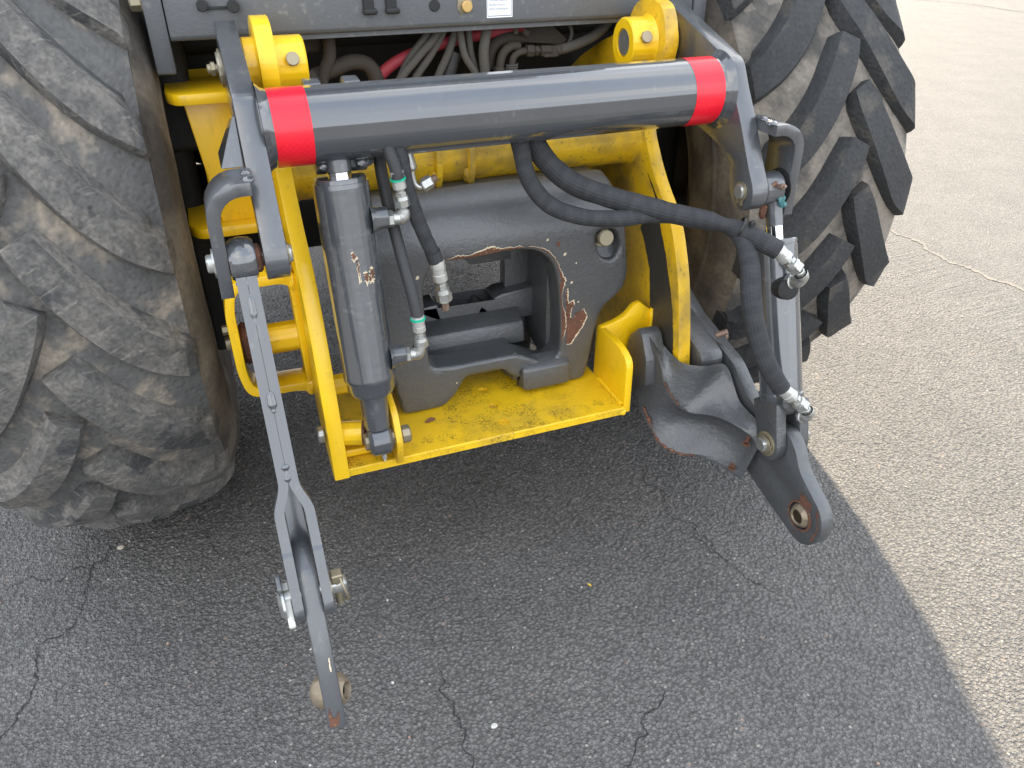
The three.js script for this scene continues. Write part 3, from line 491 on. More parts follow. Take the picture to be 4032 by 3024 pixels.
  put('wear_patch', patchOn([[0.952, -0.16], [0.90, -0.095], [0.872, -0.066], [0.868, -0.074], [0.90, -0.108]], 0.0015, 23, (u, v) => [0.4288, u, v]), M.worn, f);
}
// --- yellow axle bracket on the left
{
  const b = group('axle_bracket', tractor); b.userData = { label: 'yellow box bracket beside the left tyre' };
  put('top_flange', plateXZ([[-0.655, -0.36, 0.03], [-0.636, -0.318, 0.04], [-0.46, -0.318], [-0.46, -0.62], [-0.655, -0.62]], 1.155, 1.178, 0.01, 0.003), M.yellow, b);
  put('web', [plateXY([[-0.622, 1.157], [-0.47, 1.157], [-0.47, 0.88], [-0.592, 0.88]], -0.40, -0.36, 0.004, 0.003), plateYZ([[1.157, -0.38], [1.157, -0.60], [0.88, -0.60], [0.88, -0.38]], -0.606, -0.588, 0.004, 0.003)], M.yellow, b);
  put('bottom_flange', plateXZ([[-0.668, -0.36, 0.04], [-0.646, -0.325, 0.04], [-0.46, -0.325], [-0.46, -0.62], [-0.668, -0.62]], 0.855, 0.880, 0.012, 0.003), M.yellow, b);
}

// --- grey lift frame: cross tube, two bell-crank arms, straps
{
  const l = group('lift_frame', tractor); l.userData = { label: 'dark grey lift frame with red reflective bands' };
  put('cross_tube', rod([-0.492, 1.169, 0], [0.492, 1.169, 0], 0.07, 0.001, 96), M.greyGloss, l);
  for (const [a, b] of [[-0.471, -0.404], [0.397, 0.468]]) {
    const g = new THREE.CylinderGeometry(0.0706, 0.0706, b - a, 96, 1, true); const uv = g.attributes.uv; for (let i = 0; i < uv.count; i++) uv.setXY(i, uv.getX(i) * 0.44, uv.getY(i) * (b - a)); g.rotateZ(Math.PI / 2); g.translate((a + b) / 2, 1.169, 0);
    put('reflective_tape', g, M.tape, l, true);
  }
  const prof = [[1.325, -0.245, 0.004], [1.250, -0.010, 0.014], [1.234, 0.034, 0.018], [1.189, 0.060, 0.03], [1.12, 0.109], [1.043, 0.155], [0.996, 0.188, 0.03], [0.962, 0.186, 0.022], [0.940, 0.160, 0.02], [0.943, 0.128, 0.02], [0.972, 0.103, 0.02], [1.027, 0.090, 0.02], [1.050, 0.064, 0.03], [1.066, 0.010, 0.03], [1.085, -0.08, 0.03], [1.165, -0.245, 0.03], [1.21, -0.30, 0.04], [1.29, -0.295, 0.04]];
  const arm = plateYZ(prof, 0.49, 0.531, 0.03, 0.0022);
  for (const s of [1, -1]) {
    const A = put('lift_arm', s > 0 ? arm : mirrorX(arm), M.grey, l);
    put('weld_ring', rev([s * 0.490, 1.169, 0], [s * 0.474, 1.169, 0], [[0, 0.0830], [0.003, 0.0800], [0.009, 0.0735], [0.016, 0.0702]], 64), M.greyGloss, A);
    put('pivot_washer', [rev([s * 0.532, ...PIV], [s * 0.545, ...PIV], [[0, 0.036], [0.004, 0.036], [0.004, 0.030], [0.008, 0.030], [0.008, 0]], 40), rod([s * 0.536, ...PIV], [s * 0.560, ...PIV], 0.009), hex([s * 0.545, ...PIV], [s * 0.552, ...PIV], 0.014)], M.zincYellow, A);
    // strap on the outside of the arm, welded to it and bent down over the pin
    const o = [[0.531, 1.128, 0], [0.5520, 1.1280, 0], [0.5654, 1.1265, 0], [0.5780, 1.1221, 0], [0.5894, 1.1149, 0], [0.5989, 1.1054, 0], [0.6061, 1.0940, 0], [0.6105, 1.0814, 0], [0.6120, 1.0680, 0], [0.615, 0.925, 0], [0.5925, 0.925, 0], [0.5895, 1.0640, 0], [0.5881, 1.0745, 0], [0.5841, 1.0843, 0], [0.5776, 1.0926, 0], [0.5693, 1.0991, 0], [0.5595, 1.1031, 0], [0.5490, 1.1045, 0], [0.531, 1.1045, 0]];
    const sg = plateXY(o, 0.085, 0.178, 0.006, 0.002, [], 2); put('strap', s > 0 ? sg : mirrorX(sg), M.grey, A);
    const gu = plateYZ([[1.205, 0.028, 0.006], [1.126, 0.08], [1.126, -0.03], [1.19, -0.005]], 0.532, 0.572, 0.004, 0.003);
    { const p = gu.attributes.position; for (let i = 0; i < p.count; i++) { const y = p.getY(i), k = clamp((1.207 - y) / 0.08); p.setX(i, 0.532 + (p.getX(i) - 0.532) * (0.06 + 0.94 * k)); } gu.computeVertexNormals(); }
    if (s < 0) put('gusset_plate', mirrorX(gu), M.greyGloss, A);
    put('strap_weld', [blob([s * 0.533, 1.128, 0.155], 0.008, 0.35, 4, [1.4, 0.8, 2]), blob([s * 0.534, 1.13, 0.12], 0.008, 0.35, 9, [1.2, 0.8, 2])], M.greyGloss, A);
    // pin through arm and strap
    put('link_pin', [rod([s * 0.480, 0.983, 0.148], [s * 0.628, 0.983, 0.148], 0.0165, 0.0025)], M.zinc, A);
    put('snap_ring', [rev([s * 0.486, 0.983, 0.148], [s * 0.4895, 0.983, 0.148], [[0, 0.0165], [0, 0.0215], [0.003, 0.0215], [0.003, 0.0165]], 36), box(s * 0.4878 - 0.0015, s * 0.4878 + 0.0015, 0.956, 0.968, 0.138, 0.147, 0.001), box(s * 0.4878 - 0.0015, s * 0.4878 + 0.0015, 0.954, 0.967, 0.151, 0.160, 0.001)], M.zincYellow, A);
    put('pin_washer', rev([s * 0.614, 0.983, 0.148], [s * 0.6175, 0.983, 0.148], [[0, 0.016], [0, 0.026], [0.003, 0.026], [0.003, 0.016]], 36), M.zinc, A);
  }
  // lugs round the tube that hold the top of the lift cylinder, cut torch-rough
  for (const [x0, x1] of [[-0.398, -0.366], [-0.324, -0.292]]) put('tube_lug', [plateYZ([[1.238, -0.03, 0.006], [1.241, -0.068, 0.006], [1.20, -0.105], [1.12, -0.11], [1.083, -0.05, 0.006], [1.080, 0.000, 0.008], [1.100, 0.018]], x0, x1, 0.012, 0.004), blob([(x0 + x1) / 2, 1.094, 0.012], 0.016, 0.3, 31, [1.1, 0.7, 0.8])], M.grey, l);
}

// --- a hydraulic elbow set: port boss, nut, elbow, swivel nut, ferrule
function ferrule(parent, a, b, r = 0.0135, band) { // a is the hose side, b the fitting side
  const A = V3(a), B = V3(b), d = B.clone().sub(A), L = d.length(), u = d.clone().normalize(), at = (k) => A.clone().addScaledVector(u, k * L);
  put('ferrule', [rev(at(0), at(0.5), [[0, r * 0.75], [0, r * 0.98], [0.002, r], [L * 0.17, r], [L * 0.18, r * 0.94], [L * 0.30, r * 0.94], [L * 0.31, r], [L * 0.46, r], [L * 0.5, r * 0.72], [L * 0.5, 0]], 28)], M.ferrule, parent);
  put('swivel_nut', [rod(at(0.48), at(0.60), r * 0.62), hex(at(0.56), at(0.66), r * 0.82, 0.2), rev(at(0.66), at(0.8), [[0, r * 0.7], [L * 0.01, r * 0.92], [L * 0.11, r * 1.02], [L * 0.12, r * 0.9]], 24), hex(at(0.78), at(0.94), r * 1.08, 0.5), rod(at(0.93), at(1.0), r * 0.72)], M.zinc, parent);
  if (band) put('marker_band', rev(at(band), at(1), [[0, r * 1.0], [0, r * 1.16], [L * 0.06, r * 1.16], [L * 0.06, r * 1.0]], 28), M.green, parent);
}
function elbow(parent, port, dir, corner, up, r = 0.0135) { // from a port along dir to corner, then towards up
  const p = V3(port), c = V3(corner), d = V3(dir).clone().normalize(), u = V3(up).clone().sub(c), L = c.distanceTo(p);
  put('elbow_body', [sweep([p.clone().addScaledVector(d, L * 0.45), p.clone().addScaledVector(d, L * 0.72), c.clone().addScaledVector(d, -r * 0.25).addScaledVector(u, 0.06), c.clone().addScaledVector(u, 0.30), c.clone().addScaledVector(u, 0.62)], r * 1.02, 30, 10), rod(c.clone().addScaledVector(u, 0.5), V3(up), r * 0.74)], M.zinc, parent);
  put('adapter_nut', hex(p.clone().addScaledVector(d, L * 0.30), p.clone().addScaledVector(d, L * 0.52), r * 1.25, 0.3), M.zinc, parent);
}

// --- lift cylinder on the left, between tube and shelf
{
  const c = group('lift_cylinder', tractor); c.userData = { label: 'thick grey lift cylinder with rust scrapes' };
  const T = V3([-0.360, 1.075, 0.018]), B = V3([-0.354, 0.500, 0.106]), u = B.clone().sub(T).normalize(), at = (k) => T.clone().addScaledVector(u, k);
  const LB = 0.462;
  put('barrel', rev(at(0), at(1), [[0.002, 0], [0.002, 0.049], [0.004, 0.0505], [0.011, 0.0508], [0.0115, 0.0535], [0.016, 0.0548], [0.020, 0.0540], [0.0205, 0.0550], [LB - 0.05, 0.0550], [LB - 0.044, 0.0565], [LB - 0.036, 0.0565], [LB - 0.032, 0.054], [LB - 0.012, 0.052], [LB, 0.046], [LB + 0.004, 0.03], [LB + 0.004, 0]], 80), M.greyGloss, c);
  put('piston_rod', rod(at(-0.014), at(0.004), 0.024), M.chrome, c);
  put('rod_end', [rod(at(-0.045), at(-0.006), 0.0255, 0.003), rod([-0.40, 1.092, -0.02], [-0.30, 1.092, -0.02], 0.022)], M.grey, c);
  put('foot_eye', [rod([B.x - 0.026, B.y, B.z], [B.x + 0.026, B.y, B.z], 0.036, 0.008, 40), rev(at(LB - 0.004), at(1), [[0, 0.034], [0.02, 0.030], [0.09, 0.028], [0.1, 0]], 24)], M.grey, c);
  put('grease_nipple', [hex([B.x + 0.004, B.y - 0.034, B.z + 0.012], [B.x + 0.004, B.y - 0.044, B.z + 0.015], 0.0055), rod([B.x + 0.004, B.y - 0.042, B.z + 0.015], [B.x + 0.004, B.y - 0.05, B.z + 0.018], 0.003)], M.zinc, c);
  put('foot_pin', [rod([-0.306, B.y, B.z], [-0.284, B.y, B.z], 0.0205, 0.003), rod([-0.388, B.y, B.z], [-0.32, B.y, B.z], 0.02)], M.zincYellow, c);
  for (const [k, cy, cz, tag] of [[0.082, 0.988, 0.060, 0], [0.372, 0.698, 0.118, 1]]) {
    const q = at(k), p0 = V3([q.x + 0.044, cy + 0.003, q.z + 0.020]);
    put('port', [rev(p0, [p0.x + 1, cy, p0.z + 0.0], [[0, 0.030], [0.006, 0.026], [0.014, 0.0225], [0.034, 0.0215], [0.036, 0.018], [0.036, 0]], 32)], M.grey, c);
    const co = [-0.2475 + 0.001 * tag, cy - 0.001, p0.z + 0.006];
    elbow(c, [p0.x + 0.022, cy, p0.z], [1, 0, 0.1], co, [co[0] - 0.001, co[1] + 0.030, co[2] - 0.004]);
  }
  // paint scrapes on the barrel: axis distance s and angle a round it, seen from the front
  const side = new THREE.Vector3(1, 0, 0).addScaledVector(u, -u.x).normalize(), fr = new THREE.Vector3().crossVectors(side, u).normalize(); if (fr.z < 0) fr.negate();
  const onC = (lift) => (a, s) => { const R = 0.0550 + lift, an = a / 0.055, p = at(s).addScaledVector(side, Math.sin(an) * R).addScaledVector(fr, Math.cos(an) * R); return [p.x, p.y, p.z]; };
  const sc = [[-0.004, 0.148, 0.0028, 0.009], [0.002, 0.172, 0.0008, 0.022], [0.016, 0.194, 0.0035, 0.012], [0.030, 0.190, 0.0035, 0.014], [0.023, 0.198, 0.0030, 0.008]];
  sc.forEach(([a, s, w, h], i) => put('paint_scrape', patchOn([[a - w * 1.35, s - h], [a + w * 0.4, s - h * 1.1], [a + w * 1.4, s - h * 0.2], [a + w, s + h * 0.9], [a - w * 0.3, s + h * 1.5], [a - w * 1.4, s + h * 0.3]], 0.0035, 40 + i, onC(0.0004)), M.cream, c));
  sc.forEach(([a, s, w, h], i) => put('rust_patch', patchOn([[a - w, s - h * 0.7], [a + w, s - h * 0.75], [a + w * 1.1, s + h * 0.3], [a, s + h * 0.8], [a - w, s + h * 0.4]], 0.003, 50 + i, onC(0.0008)), M.rust, c));
}

// --- top link cylinder on the right, hanging from the right arm to the lower link
const RT = V3([0.5735, 0.983, 0.148]), RB = V3([0.5725, 0.425, 0.350]);
{
  const c = group('link_cylinder', tractor); c.userData = { label: 'slim grey link cylinder on the right' };
  const u = RB.clone().sub(RT).normalize(), at = (k) => RT.clone().addScaledVector(u, k), L = RT.distanceTo(RB);
  put('rod_eye', [rev([0.5325, RT.y, RT.z], [0.589, RT.y, RT.z], [[0, 0.02], [0, 0.034], [0.003, 0.037], [0.044, 0.037], [0.050, 0.033], [0.056, 0.026], [0.056, 0]], 44), rev(at(0.02), at(1), [[0, 0.024], [0.014, 0.022], [0.024, 0.0195], [0.062, 0.019], [0.064, 0.017]], 32)], M.grey, c);
  put('eye_bushing', rev([0.588, RT.y, RT.z], [0.5895, RT.y, RT.z], [[0, 0.041], [0.0012, 0.041], [0.0012, 0]], 40), M.black, c);
  put('piston_rod', rod(at(0.083), at(0.126), 0.0185), M.chrome, c);
  put('rust_stain', blob([0.547, 0.935, 0.160], 0.012, 0.4, 12, [0.8, 1.6, 0.6]), M.rust, c); put('rust_stain', blob([0.550, 1.0, 0.1795], 0.0075, 0.4, 13, [1.2, 1, 0.4]), M.rust, c);
  const b0 = 0.112, b1 = L - 0.112;
  put('barrel', rev(at(b0), at(1), [[0.0005, 0], [0.0005, 0.046], [0.003, 0.0485], [0.010, 0.0485], [0.0105, 0.047], [0.013, 0.047], [0.0135, 0.0487], [b1 - b0 - 0.012, 0.0487], [b1 - b0 - 0.008, 0.0515], [b1 - b0 + 0.006, 0.0515], [b1 - b0 + 0.012, 0.048], [b1 - b0 + 0.016, 0.045], [b1 - b0 + 0.017, 0]], 72), M.greyGloss, c);
  // clevis: two cheeks either side of the lower link
  const cheek = (x0, x1) => { const a0 = at(b1 + 0.008), q = new THREE.Vector3(0, u.z, -u.y).normalize(); const pt = (s, w, r) => { const p = a0.clone().addScaledVector(u, s).addScaledVector(q, w); return [p.y, p.z, r]; }; return plateYZ([pt(0, 0.044, 0.004), pt(0, -0.044, 0.004), pt(0.05, -0.040, 0.02), pt(0.118, -0.038, 0.03), pt(0.146, -0.018, 0.016), pt(0.146, 0.018, 0.016), pt(0.118, 0.038, 0.03), pt(0.05, 0.040, 0.02)], x0, x1, 0.01, 0.005); };
  put('clevis', [cheek(0.524, 0.5535), cheek(0.5905, 0.618), rev(at(b1 + 0.006), at(1), [[0, 0.046], [0.02, 0.046], [0.034, 0.036], [0.036, 0]], 40)], M.cast, c);
  put('clevis_pin', [rod([0.505, RB.y, RB.z], [0.64, RB.y, RB.z], 0.0175, 0.003)], M.zinc, c);
  put('pin_washer', [rev([0.5235, RB.y, RB.z], [0.519, RB.y, RB.z], [[0, 0.016], [0, 0.031], [0.0025, 0.031], [0.0035, 0.029], [0.0035, 0.0175], [0.006, 0.0175]], 40), rev([0.5165, RB.y, RB.z], [0.5145, RB.y, RB.z], [[0, 0.0175], [0, 0.0235], [0.002, 0.0235], [0.002, 0.0175]], 30), box(0.514, 0.517, RB.y - 0.004, RB.y + 0.012, RB.z + 0.018, RB.z + 0.028, 0.001)], M.zincYellow, c);
  put('grease_nipple', [hex([0.563, 0.996, 0.183], [0.563, 1.0, 0.194], 0.0065), rod([0.563, 1.0, 0.194], [0.563, 1.002, 0.202], 0.0035)], M.copper, c);
  put('grease_blob', [blob([0.575, 0.962, 0.180], 0.0085, 0.9, 14, [1.0, 1.7, 0.8]), blob([0.581, 0.953, 0.181], 0.006, 0.9, 15)], M.grease, c);
  // two ports facing the viewer and to the left
  for (const [s, el] of [[0.218, 0], [0.478, 1]]) {
    const p = at(s), q = new THREE.Vector3(-0.28, 0.25, 0.90).normalize(), a = p.clone().addScaledVector(q, 0.040);
    put('port', [rev(a, a.clone().add(q), [[0, 0.030], [0.008, 0.0265], [0.016, 0.024], [0.026, 0.0235], [0.028, 0.019], [0.028, 0]], 32)], el ? M.cast : M.black, c);
  }
}

// --- lower links: flat bars with ball eyes; the left one is seen edge-on
const linkR = [[0.625, -0.16, 0.03], [0.572, -0.05, 0.02], [0.528, 0.140, 0.02], [0.502, 0.177, 0.02], [0.466, 0.225, 0.03], [0.455, 0.30, 0.03], [0.470, 0.375, 0.03], [0.440, 0.415, 0.03], [0.398, 0.440, 0.03], [0.368, 0.490, 0.02], [0.345, 0.532, 0.03], [0.300, 0.550, 0.03], [0.245, 0.535, 0.04], [0.214, 0.492, 0.04], [0.225, 0.440, 0.03], [0.262, 0.300, 0.03], [0.30, 0.20, 0.05], [0.40, 0.10, 0.05], [0.45, -0.05, 0.04], [0.50, -0.20, 0.04], [0.58, -0.22, 0.04]];
{
  const k = group('lower_link', tractor); k.userData = { label: 'right lower link bar with a rusty ball eye' };
  const eye = [0.289, 0.474];
  put('link_bar', plateYZ(linkR, 0.555, 0.589, 0.02, 0.0025, [[...eye, 0.036]]), M.cast, k);
  put('ball', rev([0.546, ...eye], [0.598, ...eye], [[0.004, 0.0165], [0.0, 0.0185], [0.0, 0.021], [0.006, 0.0265], [0.016, 0.032], [0.026, 0.0335], [0.036, 0.032], [0.046, 0.0265], [0.052, 0.021], [0.052, 0.0185], [0.048, 0.0165], [0.026, 0.016]], 40), M.rustyBall, k);
  put('ball_seat', rev([0.5535, ...eye], [0.590, ...eye], [[0, 0.034], [0, 0.039], [0.003, 0.0405], [0.0335, 0.0405], [0.0365, 0.039], [0.0365, 0.034]], 44), M.rust, k);
  [patchOn([[0.355, 0.462], [0.343, 0.50], [0.33, 0.505], [0.325, 0.485], [0.333, 0.462]], 0.004, 61, (a, b) => [0.5545, a, b]), patchOn([[0.345, 0.522], [0.30, 0.541], [0.25, 0.528], [0.253, 0.522], [0.30, 0.534], [0.34, 0.518]], 0.003, 62, (a, b) => [0.5545, a, b]), patchOn([[0.24, 0.466], [0.238, 0.472], [0.233, 0.472], [0.233, 0.466]], 0.002, 63, (a, b) => [0.5545, a, b])].forEach((g) => put('rust_patch', g, M.rust, k));
  put('bolt', [rod([0.589, 0.545, 0.04], [0.60, 0.545, 0.04], 0.012), rod([0.552, 0.565, 0.06], [0.575, 0.58, 0.075], 0.008)], M.copper, k);
}
{
  const k = group('lower_link', tractor); k.userData = { label: 'left lower link bar seen edge-on with a ball at its tip' };
  const X = -0.5665, eye = [0.247, 0.523], pts = [[0.70, -0.20, 0.04], [0.66, -0.10, 0.04], [0.585, 0.15, 0.05], [0.510, 0.39, 0.04], [0.492, 0.440, 0.025], [0.465, 0.462, 0.02], [0.222, 0.590, 0.003], [0.204, 0.565, 0.003], [0.205, 0.500, 0.03], [0.33, 0.43, 0.05], [0.41, 0.39, 0.05], [0.50, 0.10, 0.05], [0.57, -0.15, 0.05], [0.60, -0.26, 0.05], [0.66, -0.26, 0.04]];
  put('link_bar', plateYZ(pts, X - 0.0168, X + 0.0168, 0.02, 0.002), M.grey, k);
  const tilt = new THREE.Vector3(0.86, 0.22, 0.46).normalize(), bc = V3([X, ...eye]);
  put('ball', rev(bc.clone().addScaledVector(tilt, -0.0345), bc.clone().addScaledVector(tilt, 0.0345), [[0.012, 0.014], [0.0005, 0.0165], [0.0, 0.018], [0.004, 0.024], [0.012, 0.0305], [0.024, 0.0345], [0.0345, 0.036], [0.045, 0.0345], [0.057, 0.0305], [0.065, 0.024], [0.069, 0.018], [0.0685, 0.0165], [0.057, 0.014]], 44), M.rustyBall, k);
  put('ball_seat', rev([X - 0.017, ...eye], [X + 0.017, ...eye], [[0, 0.034], [0, 0.043], [0.003, 0.045], [0.031, 0.045], [0.034, 0.043], [0.034, 0.034]], 44), M.rust, k);
  put('pivot_eye', [rod([-0.605, 0.636, -0.20], [-0.545, 0.636, -0.20], 0.05, 0.006)], M.rust, k);
  { const e0 = [0.465, 0.462], e1 = [0.222, 0.590], q = (x, t) => [x, mix(e1[0], e0[0], t) + 0.0009 * 0.466, mix(e1[1], e0[1], t) + 0.0009 * 0.885];   // along the bar's upper face, t = 0 at the tip
    put('rust_patch', patchOn([[X - 0.0135, 0.02], [X - 0.0135, 0.10], [X - 0.009, 0.16], [X - 0.006, 0.085], [X + 0.002, 0.075], [X + 0.006, 0.12], [X + 0.0065, 0.06], [X + 0.001, 0.02]].map(([x, t]) => [x, t * 0.275]), 0.002, 64, (x, t) => q(x, t / 0.275)), M.rust, k);
    put('rust_patch', patchOn([[X + 0.006, 0.40], [X + 0.0085, 0.40], [X + 0.009, 0.50], [X + 0.0065, 0.49]].map(([x, t]) => [x, t * 0.275]), 0.001, 65, (x, t) => q(x, t / 0.275)), M.cream, k); }
}
// --- lift rod on the left: eye, two flat halves welded together, opening into a fork at the pin
{
  const r = group('lift_rod', tractor); r.userData = { label: 'long grey lift rod hanging from the left arm, forked at its foot' };
  const T = V3([-0.567, 0.983, 0.148]), B = V3([-0.566, 0.445, 0.452]), u = B.clone().sub(T).normalize(), n = new THREE.Vector3(0, -u.z, u.y).normalize(); if (n.z < 0) n.negate(); const L = T.distanceTo(B);
  put('rod_eye', [rev([T.x - 0.023, T.y, T.z], [T.x + 0.023, T.y, T.z], [[0, 0.016], [0, 0.033], [0.008, 0.039], [0.023, 0.041], [0.038, 0.039], [0.046, 0.033], [0.046, 0.016]], 44)], M.greyGloss, r);
  put('eye_bushing', [rod([T.x - 0.033, T.y, T.z], [T.x + 0.033, T.y, T.z], 0.026, 0.004), rod([T.x - 0.04, T.y, T.z], [T.x + 0.05, T.y, T.z], 0.0165)], M.rust, r);
  const fork = 0.655;                                                                   // where the halves part, as a share of the length
  for (const s of [-1, 1]) {
    const x = (k) => k < fork - 0.01 ? 0.0092 : mix(0.0092, 0.0268, sm(clamp((k - fork) / 0.10)));
    const pos = [], ks = []; for (let i = 0; i <= 80; i++) ks.push(0.055 + (1.075 - 0.055) * i / 80);
    const t = 0.0088, ring = ks.map((k) => { const c = T.clone().addScaledVector(u, k * L), lean = 0, hw = k > 0.86 ? 0.033 : mix(0.024, 0.030, k), e = k > 1.03 ? (k - 1.03) / 0.045 : 0, h = hw * Math.sqrt(Math.max(0.08, 1 - e * e * 0.85)); const xc = s * x(k); return [[xc - t, -h], [xc + t, -h], [xc + t, h], [xc - t, h]].map(([dx, w]) => c.clone().addScaledVector(n, w).add(new THREE.Vector3(dx, 0, 0))); });
    const q = (a, b, c, d) => { for (const v of [a, b, c, a, c, d]) pos.push(v.x, v.y, v.z); };
    for (let i = 0; i < ring.length - 1; i++) for (let j = 0; j < 4; j++) q(ring[i][j], ring[i][(j + 1) % 4], ring[i + 1][(j + 1) % 4], ring[i + 1][j]);
    q(ring[0][3], ring[0][2], ring[0][1], ring[0][0]); const e = ring[ring.length - 1]; q(e[0], e[1], e[2], e[3]);
    const g = new THREE.BufferGeometry(); g.setAttribute('position', new THREE.Float32BufferAttribute(pos, 3)); g.computeVertexNormals();
    put('flat_bar', toCreasedNormals(g, 0.3), M.grey, r);
  }
  const on = (k, w) => { const p = T.clone().addScaledVector(u, k * L).addScaledVector(n, w); return [p.x, p.y, p.z]; };
  const bead = (k, len, rr, sd) => { const w0 = mix(0.024, 0.030, k) - 0.0048, A = on(k - len, w0), C = on(k + len, w0 + 0.0005); return sweep([A, on(k, w0 + 0.0003), C], (t) => rr * (0.65 + 0.5 * vn(t * 5, 1, 0, sd)) * Math.sqrt(Math.max(0.02, 1 - Math.pow(2 * t - 1, 4))), 36, 12); };
  put('weld_bead', [bead(0.150, 0.050, 0.0085, 1), bead(0.42, 0.036, 0.0085, 2), bead(0.630, 0.030, 0.0085, 3), blob(on(0.070, 0.014), 0.015, 0.3, 4, [1.15, 0.8, 0.7])], M.greyGloss, r);
  const px = B.x, pr = 0.0155;
  put('fork_pin', [rod([px - 0.050, B.y, B.z], [px + 0.066, B.y, B.z], pr, 0.003)], M.zinc, r);
  put('pin_plate', [plateYZ([[B.y + 0.006, B.z + 0.020, 0.003], [B.y - 0.036, B.z + 0.040, 0.003], [B.y - 0.058, B.z + 0.024, 0.003], [B.y - 0.03, B.z - 0.03], [B.y + 0.02, B.z - 0.02]], px - 0.049, px - 0.037, 0.004, 0.002)], M.primer, r);
  put('pin_cap', rev([px - 0.048, B.y - 0.006, B.z + 0.006], [px - 0.062, B.y - 0.006, B.z + 0.006], [[0, 0.030], [0.004, 0.030], [0.011, 0.018], [0.012, 0]], 30), M.zinc, r);
  put('back_plate', plateYZ([[B.y + 0.045, B.z - 0.02], [B.y + 0.035, B.z + 0.012], [B.y + 0.0, B.z + 0.01], [B.y + 0.01, B.z - 0.03]], px - 0.056, px - 0.048, 0.006, 0.002), M.grey, r);
  put('pin_washer', rev([px + 0.0345, B.y, B.z], [px + 0.038, B.y, B.z], [[0, 0.0155], [0, 0.029], [0.003, 0.029], [0.003, 0.0155]], 36), M.zincYellow, r);
  put('lynch_pin', [rod([px + 0.049, B.y - 0.040, B.z + 0.008], [px + 0.049, B.y + 0.022, B.z + 0.004], 0.0068, 0.002), box(px + 0.039, px + 0.060, B.y + 0.016, B.y + 0.034, B.z - 0.008, B.z + 0.014, 0.003), sweep([[px + 0.055, B.y + 0.026, B.z + 0.012], [px + 0.057, B.y + 0.020, B.z + 0.022], [px + 0.062, B.y - 0.002, B.z + 0.028], [px + 0.064, B.y - 0.022, B.z + 0.020], [px + 0.056, B.y - 0.030, B.z + 0.014]], 0.0026, 40, 8)], M.zincYellow, r);
}
